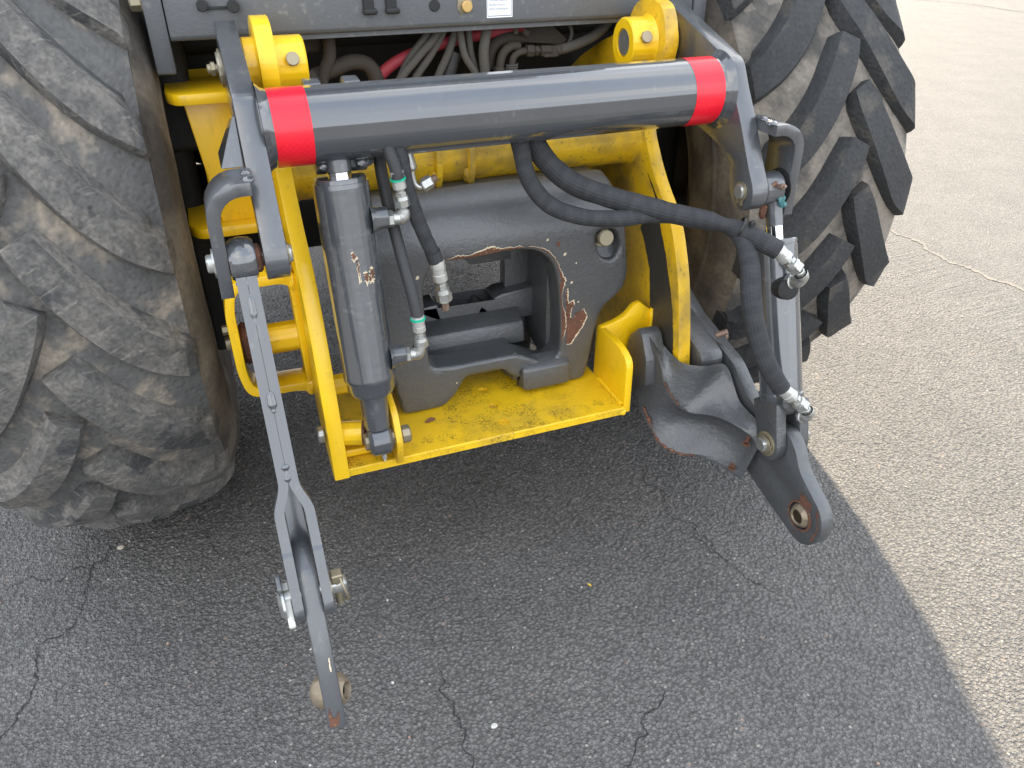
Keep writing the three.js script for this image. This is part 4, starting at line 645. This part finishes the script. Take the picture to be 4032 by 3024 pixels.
// --- cast guide block on the right lower link
{
  const b = group('guide_block', tractor); b.userData = { label: 'dark grey casting that grips the yellow plate, with rusty edges' };
  const A = [[0.374, 0.588, 0.000], [0.382, 0.550, 0.045], [0.390, 0.508, 0.070], [0.400, 0.452, 0.094], [0.420, 0.417, 0.125], [0.440, 0.407, 0.150], [0.470, 0.418, 0.191], [0.490, 0.422, 0.226], [0.520, 0.411, 0.283], [0.540, 0.387, 0.311]];
  const B = [[0.356, 0.535, -0.046], [0.358, 0.47, -0.034], [0.360, 0.415, -0.018], [0.362, 0.366, 0.021], [0.380, 0.318, 0.083], [0.390, 0.296, 0.107], [0.420, 0.285, 0.153], [0.450, 0.293, 0.187], [0.490, 0.286, 0.240], [0.525, 0.265, 0.288]];
  const C = [[0.418, 0.553, -0.035], [0.420, 0.545, 0.010], [0.422, 0.536, 0.060], [0.430, 0.532, 0.105], [0.466, 0.535, 0.140], [0.528, 0.528, 0.142], [0.544, 0.490, 0.165], [0.544, 0.452, 0.205], [0.544, 0.441, 0.276], [0.545, 0.436, 0.298]];
  const cA = new THREE.CatmullRomCurve3(A.map(V3)), cB = new THREE.CatmullRomCurve3(B.map(V3)), cC = new THREE.CatmullRomCurve3(C.map(V3)), N = 48, pos = [], uvs = [], idx = [];
  const ringN = 22;
  for (let i = 0; i <= N; i++) {
    const t = i / N, a = cA.getPoint(t), bb = cB.getPoint(t), c = cC.getPoint(t), d = c.clone().add(bb).sub(a); d.x = Math.max(d.x, bb.x + 0.02); d.z -= 0.02;
    const dent = 0.028 * Math.pow(Math.sin(Math.PI * clamp((t - 0.38) / 0.60)), 0.7) * (t > 0.38 ? 1 : 0);
    const m1 = a.clone().lerp(bb, 0.18), m2 = a.clone().lerp(bb, 0.40), m3 = a.clone().lerp(bb, 0.62), m4 = a.clone().lerp(bb, 0.84), inward = new THREE.Vector3(0.75, 0.25, -0.6).normalize();
    m1.addScaledVector(inward, dent * 0.7); m2.addScaledVector(inward, dent * 1.15); m3.addScaledVector(inward, dent * 0.95); m4.addScaledVector(inward, dent * 0.35);
    const top1 = a.clone().lerp(c, 0.33), top2 = a.clone().lerp(c, 0.66), sag = 0.007 * Math.sin(Math.PI * t); top1.y -= sag; top2.y -= sag;
    const loop = new THREE.CatmullRomCurve3([a, m1, m2, m3, m4, bb, d, c, top2, top1], true, 'catmullrom', 0.25);
    for (let j = 0; j <= ringN * 2; j++) { const p = loop.getPoint(j / (ringN * 2)); pos.push(p.x, p.y, p.z); uvs.push(0, 0); }
  }
  const W = ringN * 2 + 1;
  for (let i = 0; i < N; i++) for (let j = 0; j < W - 1; j++) { const a = i * W + j, e = a + W; idx.push(a, e, a + 1, e, e + 1, a + 1); }
  for (const row of [0, N]) for (let j = 1; j < W - 2; j++) idx.push(row * W, row * W + (row ? j + 1 : j), row * W + (row ? j : j + 1));
  let g = new THREE.BufferGeometry(); g.setAttribute('position', new THREE.Float32BufferAttribute(pos, 3)); g.setAttribute('uv', new THREE.Float32BufferAttribute(uvs, 2)); g.setIndex(idx); g = toCreasedNormals(g, 0.75);
  put('block', [g, plateYZ([[0.50, -0.065, 0.01], [0.553, -0.050, 0.015], [0.590, -0.010, 0.012], [0.580, 0.014, 0.010], [0.525, 0.045], [0.45, 0.055], [0.38, -0.02], [0.44, -0.05]], 0.3565, 0.417, 0.01, 0.008), plateYZ([[0.60, -0.06, 0.01], [0.566, 0.052, 0.03], [0.545, 0.112, 0.03], [0.505, 0.118, 0.02], [0.40, 0.08], [0.42, -0.07]], 0.478, 0.545, 0.012, 0.008)], M.cast, b);
  const hole = (p, r) => put('bolt_hole', rev([p[0], p[1], p[2]], [p[0] + 0.75, p[1] + 0.25, p[2] - 0.6], [[-0.004, r], [-0.004, r * 0.62], [0.02, r * 0.6], [0.02, 0]].map(([a, q]) => [a, q]), 24), M.rust, b);
  hole([0.512, 0.392, 0.296], 0.010); hole([0.506, 0.297, 0.268], 0.010);
  put('rust_edge', [sweep([[0.378, 0.318, 0.083], [0.390, 0.294, 0.108], [0.420, 0.2835, 0.154], [0.447, 0.2915, 0.186]], (t) => 0.0040 * (0.3 + vn(t * 11, 1, 0, 88)), 50, 8), sweep([[0.392, 0.475, 0.088], [0.402, 0.450, 0.099], [0.418, 0.421, 0.126]], (t) => 0.0028 * (0.2 + vn(t * 11, 2, 0, 89)), 40, 8), sweep([[0.366, 0.376, 0.040], [0.371, 0.350, 0.066], [0.376, 0.326, 0.082]], (t) => 0.0062 * (0.2 + vn(t * 9, 3, 0, 90)) * Math.sin(Math.PI * (0.1 + 0.8 * t)), 40, 8)], M.rust, b);
}
// --- black hitch casting between the plates
{
  const h = group('hitch_casting', tractor); h.userData = { label: 'black cast hitch head with a rust-chipped square window' };
  const zf = -0.060;
  const outline = [[0.300, 1.025, 0.01], [0.318, 0.905, 0.03], [0.332, 0.818, 0.02], [0.345, 0.725, 0.012], [0.334, 0.680, 0.014], [0.276, 0.636, 0.02], [0.261, 0.575, 0.02], [0.246, 0.470, 0.01], [0.236, 0.434, 0.016], [0.200, 0.433, 0.02], [0.130, 0.437, 0.02], [0.030, 0.484, 0.008], [0.005, 0.513, 0.01], [-0.094, 0.513, 0.012], [-0.118, 0.470, 0.012], [-0.155, 0.434, 0.008], [-0.262, 0.434, 0.01], [-0.275, 0.520, 0.02], [-0.300, 0.62, 0.03], [-0.33, 0.74, 0.02], [-0.33, 1.025, 0.01], [-0.15, 1.020], [0, 1.027], [0.15, 1.020]];
  const win = [[-0.184, 0.555, 0.012], [-0.125, 0.547, 0.006], [0.042, 0.548, 0.006], [0.132, 0.502, 0.012], [0.163, 0.527, 0.010], [0.162, 0.610, 0.02], [0.153, 0.712, 0.03], [0.137, 0.785, 0.03], [0.095, 0.822, 0.03], [0.045, 0.831, 0.02], [-0.069, 0.827, 0.02], [-0.145, 0.827, 0.02], [-0.178, 0.808, 0.015], [-0.190, 0.770, 0.02], [-0.189, 0.640, 0.02]];
  { // one skin: flat front with the window, rolling over at the top
    let g = plateXY(outline.map((p) => [p[0], p[1], Math.max(p[2] ?? 0.02, 0.02)]), zf - 0.075, zf, 0.012, 0.010, [{ pts: win.map((p) => [p[0], p[1], Math.max(p[2], 0.02)]), r: 0.02 }, { pts: [[0.246, 0.850], [0.300, 0.848], [0.318, 0.80], [0.298, 0.762], [0.258, 0.782]], r: 0.02 }], 5); g = new TessellateModifier(0.028, 9).modify(g);
    const p = g.attributes.position, R = 0.125;
    for (let i = 0; i < p.count; i++) { const y = p.getY(i), z = p.getZ(i); if (y > 0.845) { const a = (y - 0.845) / R, d = zf - z; p.setY(i, 0.845 + (R - d) * Math.sin(a)); p.setZ(i, zf - R + (R - d) * Math.cos(a)); } }
    g.deleteAttribute('normal'); g.computeVertexNormals(); put('front_face', toCreasedNormals(g, 0.6), M.cast, h);
    put('top_web', box(-0.315, 0.30, 0.925, 0.955, -0.42, -0.17, 0.01), M.cast, h);
  }
  for (const [a, e] of [[0.150, 0.300], [-0.290, -0.178]]) put('pocket_wall', plateYZ([[0.86, zf - 0.07], [0.86, -0.30], [0.50, -0.30], [0.46, zf - 0.07]], a, e, 0.008, 0.006), M.cast, h);
  put('back_wall', plateXY([[0.03, 0.40], [0.17, 0.40], [0.17, 0.60], [0.03, 0.60]], -0.305, -0.278, 0.003, 0.003), M.cast, h);
  put('back_wall', [plateXY([[0.084, 0.86], [0.084, 0.58], [0.155, 0.58], [0.155, 0.86]], -0.30, -0.262, 0.003, 0.003), plateXY([[-0.18, 0.86], [-0.18, 0.752], [-0.06, 0.752], [-0.025, 0.737, 0.004], [-0.013, 0.722, 0.008], [0.10, 0.722], [0.10, 0.86]], -0.30, -0.255, 0.003, 0.003)], M.cast, h);
  const ledge = [[-0.18, 0.56], [-0.18, 0.635, 0.004], [-0.115, 0.640, 0.006], [-0.106, 0.602, 0.010], [-0.099, 0.591, 0.008], [-0.079, 0.600, 0.004], [-0.050, 0.575, 0.014], [-0.020, 0.577, 0.014], [0.004, 0.620, 0.008], [0.028, 0.597, 0.008], [0.044, 0.594, 0.006], [0.046, 0.610, 0.006], [0.038, 0.630, 0.006], [0.060, 0.640, 0.006], [0.16, 0.648], [0.16, 0.56]];
  put('hook_ledge', [plateXY(ledge, -0.30, -0.225, 0.004, 0.005), plateYZ([[0.598, -0.225], [0.575, -0.175, 0.008], [0.52, -0.165], [0.50, -0.29], [0.59, -0.29]], -0.178, 0.105, 0.004, 0.004)], M.cast, h);
  put('pocket_floor', [plateYZ([[0.548, zf - 0.008, 0.006], [0.50, zf - 0.02], [0.47, -0.28], [0.535, -0.28]], -0.178, 0.046, 0.004, 0.003)], M.cast, h);
  put('pocket_floor', plateYZ([[0.506, zf - 0.01, 0.006], [0.46, zf - 0.02], [0.40, -0.28], [0.455, -0.28]], 0.04, 0.156, 0.004, 0.003), M.cast, h);
  put('nose', [plateYZ([[0.525, zf - 0.03], [0.505, zf + 0.018, 0.008], [0.446, zf + 0.022, 0.008], [0.434, zf - 0.03]], 0.050, 0.190, 0.006, 0.016)], M.cast, h);
  // recessed bolt, upper right
  put('bolt_recess', plateYZ([[0.765, zf - 0.012, 0.02], [0.79, zf - 0.03, 0.01], [0.87, zf - 0.045], [0.87, zf - 0.074], [0.765, zf - 0.074]], 0.238, 0.318, 0.006, 0.004), M.cast, h);
  put('bolt', [hex([0.270, 0.826, zf - 0.03], [0.267, 0.834, zf + 0.012], 0.0205, 0.2), rod([0.270, 0.824, zf - 0.04], [0.2695, 0.827, zf - 0.022], 0.026)], M.zincYellow, h);
  // rust and chips round the window
  const fl = (k) => (x, y) => [x, y, zf + k], rp = [[0.170, 0.700], [0.175, 0.710], [0.176, 0.690], [0.178, 0.668], [0.192, 0.674], [0.196, 0.662], [0.187, 0.648], [0.186, 0.628], [0.192, 0.621], [0.203, 0.638], [0.222, 0.644], [0.233, 0.624], [0.222, 0.597], [0.205, 0.573], [0.190, 0.551], [0.178, 0.552], [0.176, 0.620]];
  const edge = [[-0.14, 0.827], [-0.06, 0.827], [0.045, 0.831], [0.095, 0.822], [0.137, 0.785], [0.153, 0.712], [0.162, 0.61], [0.163, 0.56]];
  put('paint_chip', patchOn(rp.map(([x, y]) => [x + (x > 0.17 ? 0.0025 : 0), y + (y > 0.64 ? 0.0025 : -0.0025)]), 0.0012, 71, fl(0.0004)), M.cream, h);
  const bv = (k) => (x, y, o) => { const q = clamp(o, 0, 0.010); return [x, y, zf + k - (0.010 - Math.sqrt(Math.max(0, 0.0001 - (0.010 - q) * (0.010 - q))))]; };
  put('paint_chip', ribbon(edge, 0.0120, 72, bv(0.0006), 0.003), M.cream, h);
  [[0.118, 0.846, 0.003], [0.165, 0.803, 0.0038], [0.196, 0.775, 0.0022], [0.186, 0.725, 0.0034], [0.207, 0.668, 0.0022], [-0.202, 0.80, 0.0045], [-0.12, 0.50, 0.002]].forEach(([x, y, r], i) => put('paint_chip', patchOn([[x - r, y - r], [x + r * 0.8, y - r * 0.7], [x + r, y + r], [x - r * 0.6, y + r * 0.8]], 0.0015, 80 + i, fl(0.0004)), M.cream, h));
  put('rust_patch', patchOn(rp, 0.0014, 73, fl(0.0009)), M.rust, h);
  put('rust_patch', ribbon(edge, 0.0095, 72, bv(0.0011), 0.003), M.rust, h);
  put('rust_patch', patchOn([[0.142, 0.835], [0.152, 0.838], [0.150, 0.826], [0.144, 0.824]], 0.0015, 75, fl(0.0009)), M.rust, h);
}

// --- hoses
function hoseGroup(label) { const g = group('hydraulic_hose', tractor); g.userData = { label }; return g; }
{
  const wr = (r, seed) => (t, a) => r * (1 + 0.10 * (vn(t * 26, Math.sin(a) * 2 + 4, 0, seed) - 0.5) + 0.07 * (vn(t * 9, Math.cos(a) * 2 + 4, 0, seed + 1) - 0.5));
  // right: two sleeved hoses coming from behind the tube, tied together, then parting to the two ports
  let g = hoseGroup('thick sleeved black hose to the upper port of the right cylinder');
  put('sleeve', sweep([[0.045, 1.14, -0.06], [0.062, 1.092, -0.02], [0.082, 1.056, 0.0], [0.124, 1.014, 0.04], [0.21, 0.982, 0.09], [0.309, 0.957, 0.14], [0.396, 0.940, 0.19], [0.445, 0.927, 0.232], [0.480, 0.909, 0.262], [0.506, 0.893, 0.282]], (t, a) => wr(0.0245 - 0.004 * t, 5)(t, a) * (1 - 0.25 * Math.exp(-Math.pow((t - 0.80) / 0.03, 2))), 190, 20), M.sleeve, g, true);
  ferrule(g, [0.500, 0.898, 0.279], [0.552, 0.850, 0.304], 0.0165);
  elbow(g, [0.563, 0.802, 0.252], [0.1, 0.34, 0.94], [0.570, 0.829, 0.303], [0.554, 0.848, 0.303], 0.0145);
  g = hoseGroup('slim sleeved black hose running down to the lower port of the right cylinder');
  put('sleeve', sweep([[0.01, 1.15, -0.05], [0.022, 1.097, 0.0], [0.033, 1.031, 0.02], [0.066, 0.978, 0.05], [0.126, 0.954, 0.09], [0.198, 0.948, 0.115], [0.300, 0.950, 0.132], [0.395, 0.938, 0.178], [0.438, 0.920, 0.228], [0.442, 0.875, 0.272], [0.433, 0.812, 0.31], [0.441, 0.735, 0.34], [0.466, 0.665, 0.362], [0.510, 0.598, 0.375]], (t, a) => wr(0.0185 + 0.003 * step(0.6, 0.75, t), 8)(t, a) * (1 - 0.3 * Math.exp(-Math.pow((t - 0.585) / 0.03, 2))), 230, 18, (t) => [1, 0.85]), M.sleeve, g, true);
  ferrule(g, [0.505, 0.604, 0.374], [0.570, 0.545, 0.396], 0.0165);
  elbow(g, [0.580, 0.508, 0.366], [0.12, 0.30, 0.94], [0.587, 0.526, 0.398], [0.572, 0.543, 0.396], 0.0140);
  put('cable_tie', [rev([0.440, 0.934, 0.224], [0.452, 0.929, 0.232], [[0, 0.0235], [0.0015, 0.0248], [0.0045, 0.0248], [0.006, 0.0235]], 24), box(0.444, 0.457, 0.945, 0.956, 0.246, 0.256, 0.002)], M.tie, g);
  // left cylinder: short hose from tube to upper port, long one between the ports' elbows, sleeved spare with a capped end
  g = hoseGroup('short black hose with a green band to the upper port of the lift cylinder');
  put('hose', sweep([[-0.272, 1.17, 0.02], [-0.265, 1.12, 0.052], [-0.257, 1.082, 0.066], [-0.2565, 1.07, 0.068]], 0.0125, 40, 14), M.hose, g);
  ferrule(g, [-0.2575, 1.086, 0.064], [-0.2485, 1.012, 0.064], 0.0135, 0.18);
  g = hoseGroup('dusty hose with a green band to the lower port of the lift cylinder');
  put('hose', sweep([[-0.275, 1.15, -0.02], [-0.271, 1.06, -0.012], [-0.266, 0.985, 0.012], [-0.262, 0.938, 0.038], [-0.259, 0.893, 0.070], [-0.254, 0.842, 0.104], [-0.250, 0.79, 0.124]], (t, a) => 0.0125 * (1 + 0.02 * vn(t * 30, a, 0, 3)), 80, 14), M.hose, g);
  ferrule(g, [-0.2505, 0.800, 0.123], [-0.2468, 0.726, 0.126], 0.0135, 0.05);
  g = hoseGroup('sleeved spare hose hanging in front of the casting window with a capped end');
  put('sleeve', sweep([[-0.255, 1.17, 0.0], [-0.244, 1.112, 0.045], [-0.237, 1.045, 0.05], [-0.224, 0.997, 0.05], [-0.205, 0.937, 0.05], [-0.190, 0.90, 0.05], [-0.183, 0.88, 0.05]], wr(0.0158, 11), 90, 16, (t) => [1, 0.9]), M.sleeve, g, true);
  put('sleeve', sweep([[-0.192, 0.905, 0.05], [-0.185, 0.882, 0.05]], 0.0165, 10, 16), M.sleeve, g, true);
  ferrule(g, [-0.184, 0.884, 0.05], [-0.171, 0.785, 0.052], 0.0165);
  put('end_plug', [hex([-0.171, 0.786, 0.052], [-0.1705, 0.768, 0.052], 0.0085)], M.copper, g);
  g = hoseGroup('capped steel elbow fitting under the cross tube');
  put('hose', sweep([[-0.21, 1.15, -0.08], [-0.206, 1.10, -0.062], [-0.2045, 1.082, -0.06]], 0.0115, 20, 14), M.hose, g);
  put('ferrule', rev([-0.205, 1.088, -0.06], [-0.199, 1.04, -0.058], [[0, 0.0125], [0.028, 0.0135], [0.030, 0.0145], [0.037, 0.0145], [0.043, 0.010], [0.043, 0]], 26), M.zinc, g);
  put('bent_pipe', sweep([[-0.199, 1.046, -0.058], [-0.1975, 1.030, -0.057], [-0.193, 1.015, -0.056], [-0.184, 1.009, -0.056], [-0.172, 1.012, -0.057]], 0.0068, 40, 12), M.zinc, g);
  put('cap_nut', [hex([-0.177, 1.011, -0.057], [-0.158, 1.019, -0.058], 0.0145, 0.2), rod([-0.18, 1.010, -0.057], [-0.174, 1.012, -0.057], 0.012)], M.zinc, g);
  put('end_plug', hex([-0.157, 1.0195, -0.058], [-0.146, 1.024, -0.059], 0.0085), M.copper, g);
}
{ // hoses and pipes in the dark behind the tube
  const g = group('hose_bundle', tractor); g.userData = { label: 'dusty hydraulic hoses and pipes behind the cross tube' };
  const Z = -0.40, h = (pts, r, m, name = 'hose') => put(name, sweep(pts, r, 60, 12), m, g);
  h([[-0.045, 1.30, -0.42], [-0.052, 1.267, Z], [-0.104, 1.203, -0.405], [-0.15, 1.12, -0.41]], 0.0085, M.hoseDusty);
  h([[-0.025, 1.30, Z], [-0.036, 1.260, -0.39], [-0.083, 1.212, -0.39], [-0.139, 1.156, -0.39], [-0.18, 1.10, -0.39]], 0.0095, M.hoseDusty);
  h([[-0.008, 1.30, Z], [-0.016, 1.266, Z], [-0.050, 1.213, Z], [-0.096, 1.156, Z], [-0.12, 1.10, Z]], 0.0095, M.hoseDusty);
  h([[0.02, 1.30, Z], [0.015, 1.266, Z], [-0.006, 1.214, Z], [-0.036, 1.158, Z], [-0.05, 1.10, Z]], 0.0095, M.hoseDusty);
  h([[0.018, 1.30, -0.38], [0.021, 1.263, -0.385], [0.029, 1.209, -0.38], [0.057, 1.161, -0.38], [0.07, 1.10, -0.38]], 0.0085, M.hoseDusty);
  h([[0.046, 1.30, Z], [0.046, 1.261, Z], [0.051, 1.208, Z], [0.063, 1.165, Z], [0.07, 1.10, Z]], 0.0088, M.hoseDusty);
  h([[0.086, 1.30, -0.38], [0.085, 1.262, -0.38], [0.077, 1.215, -0.38], [0.080, 1.162, -0.38], [0.082, 1.09, -0.38]], 0.0125, M.hoseDusty);
  h([[-0.23, 1.10, -0.43], [-0.183, 1.157, -0.43], [-0.130, 1.195, -0.43], [-0.018, 1.230, -0.43], [0.10, 1.248, -0.43], [0.20, 1.252, -0.43]], 0.0145, M.hoseRed, 'red_hose');
  h([[-0.36, 1.17, -0.43], [-0.29, 1.188, -0.42], [-0.236, 1.204, -0.42], [-0.200, 1.195, -0.42], [-0.183, 1.165, -0.42], [-0.18, 1.10, -0.42]], 0.018, M.hoseBrown);
  h([[-0.282, 1.28, -0.42], [-0.286, 1.25, -0.41], [-0.288, 1.222, -0.41], [-0.308, 1.18, -0.41], [-0.33, 1.10, -0.41]], 0.0145, M.hoseBrown);
  h([[-0.35, 1.19, -0.40], [-0.335, 1.165, -0.40], [-0.33, 1.10, -0.40]], (t) => 0.02 * (1 + 0.06 * Math.sin(t * 110)), M.hoseBrown, 'corrugated_hose');
  h([[0.016, 1.213, -0.41], [-0.008, 1.155, -0.41], [-0.03, 1.09, -0.41]], (t) => 0.0165 * (1 + 0.05 * Math.sin(t * 130)), M.hose, 'corrugated_hose');
  h([[0.195, 1.235, -0.42], [0.15, 1.236, -0.42], [0.115, 1.218, -0.42], [0.10, 1.16, -0.42], [0.10, 1.10, -0.42]], 0.0145, M.hoseBrown);
  h([[0.175, 1.221, -0.395], [0.148, 1.220, -0.39], [0.130, 1.205, -0.39], [0.121, 1.168, -0.39], [0.12, 1.10, -0.39]], 0.0105, M.hoseBrown, 'steel_pipe');
  h([[0.195, 1.209, -0.385], [0.170, 1.208, -0.38], [0.155, 1.198, -0.38], [0.150, 1.172, -0.38]], 0.0080, M.hoseBrown, 'steel_pipe');
  put('pipe_collar', [rev([0.121, 1.176, -0.39], [0.119, 1.156, -0.39], [[0, 0.0115], [0.002, 0.0145], [0.012, 0.0145], [0.018, 0.017], [0.02, 0.012]], 24)], M.hoseBrown, g);
  put('spring_guard', sweep(Array.from({ length: 80 }, (_, i) => { const t = i / 79; return [mix(0.151, 0.140, t) + Math.cos(i * 0.95) * 0.0135, mix(1.182, 1.12, t), -0.38 + Math.sin(i * 0.95) * 0.0135]; }), 0.0022, 320, 6), M.hoseDusty, g);
  put('pipe_fitting', [hex([0.190, 1.210, -0.385], [0.208, 1.2095, -0.385], 0.0145), hex([0.212, 1.209, -0.385], [0.222, 1.209, -0.385], 0.012), rod([0.18, 1.21, -0.385], [0.25, 1.208, -0.385], 0.008), hex([0.228, 1.208, -0.385], [0.255, 1.207, -0.385], 0.0135), box(0.235, 0.275, 1.192, 1.212, -0.395, -0.375, 0.004), rod([0.255, 1.207, -0.385], [0.285, 1.2085, -0.385], 0.0115)], M.hoseBrown, g);
  h([[0.272, 1.207, -0.385], [0.30, 1.2095, -0.39], [0.346, 1.219, -0.40], [0.395, 1.236, -0.41], [0.43, 1.262, -0.42], [0.45, 1.30, -0.43]], 0.0125, M.hoseDusty);
  put('mount_bracket', [plateXY([[0.19, 1.225], [0.21, 1.262], [0.27, 1.262], [0.315, 1.225], [0.30, 1.215]], -0.425, -0.415, 0.004, 0.002), rod([0.155, 1.275, -0.37], [0.157, 1.252, -0.37], 0.006), hex([0.185, 1.256, -0.39], [0.196, 1.248, -0.385], 0.011), box(-0.43, -0.30, 1.225, 1.27, -0.50, -0.44, 0.01)], M.hoseBrown, g);
  put('cable_tie', [rev([0.075, 1.165, -0.385], [0.077, 1.155, -0.385], [[0, 0.030], [0.001, 0.0325], [0.007, 0.0325], [0.008, 0.030]], 30), box(0.096, 0.108, 1.158, 1.172, -0.36, -0.35, 0.002)], M.tie, g);
  put('wiring_loom', sweep([[0.31, 1.275, -0.42], [0.322, 1.25, -0.41], [0.322, 1.23, -0.41], [0.312, 1.205, -0.42]], 0.005, 30, 8), M.hoseDusty, g);
}

// --- fallen leaves
{
  const leaf = (name, x, y, z, s, c, rot, label) => {
    const sh = new THREE.Shape(); sh.moveTo(0, -s); sh.quadraticCurveTo(s * 0.9, -s * 0.2, 0, s); sh.quadraticCurveTo(-s * 0.8, -s * 0.1, 0, -s);
    const g = new THREE.ExtrudeGeometry(sh, { depth: 0.0006, bevelEnabled: false, curveSegments: 10 }); { const p = g.attributes.position; for (let i = 0; i < p.count; i++) p.setZ(i, p.getZ(i) + 6 * p.getX(i) * p.getX(i) / s * 0.12); g.computeVertexNormals(); }
    g.rotateX(-Math.PI / 2); const m = put(name, g, P({ color: new THREE.Color().setRGB(...c), roughness: 0.8, side: THREE.DoubleSide }), scene); m.position.set(x, y, z); m.rotation.set(0.12, rot, 0.1); m.userData = { label, category: 'leaf' };
  };
  leaf('fallen_leaf', 0.14, groundY(0.14, 0.23) + 0.003, 0.23, 0.007, [0.62, 0.42, 0.05], 0.6, 'tiny yellow leaf lying alone on the shaded asphalt');
  leaf('dry_leaf', -0.205, 0.430 + LIFT + 0.003, -0.018, 0.016, [0.20, 0.09, 0.04], 1.8, 'dry brown leaf caught on the yellow shelf under the black casting');
}
renderer.render(scene, camera);
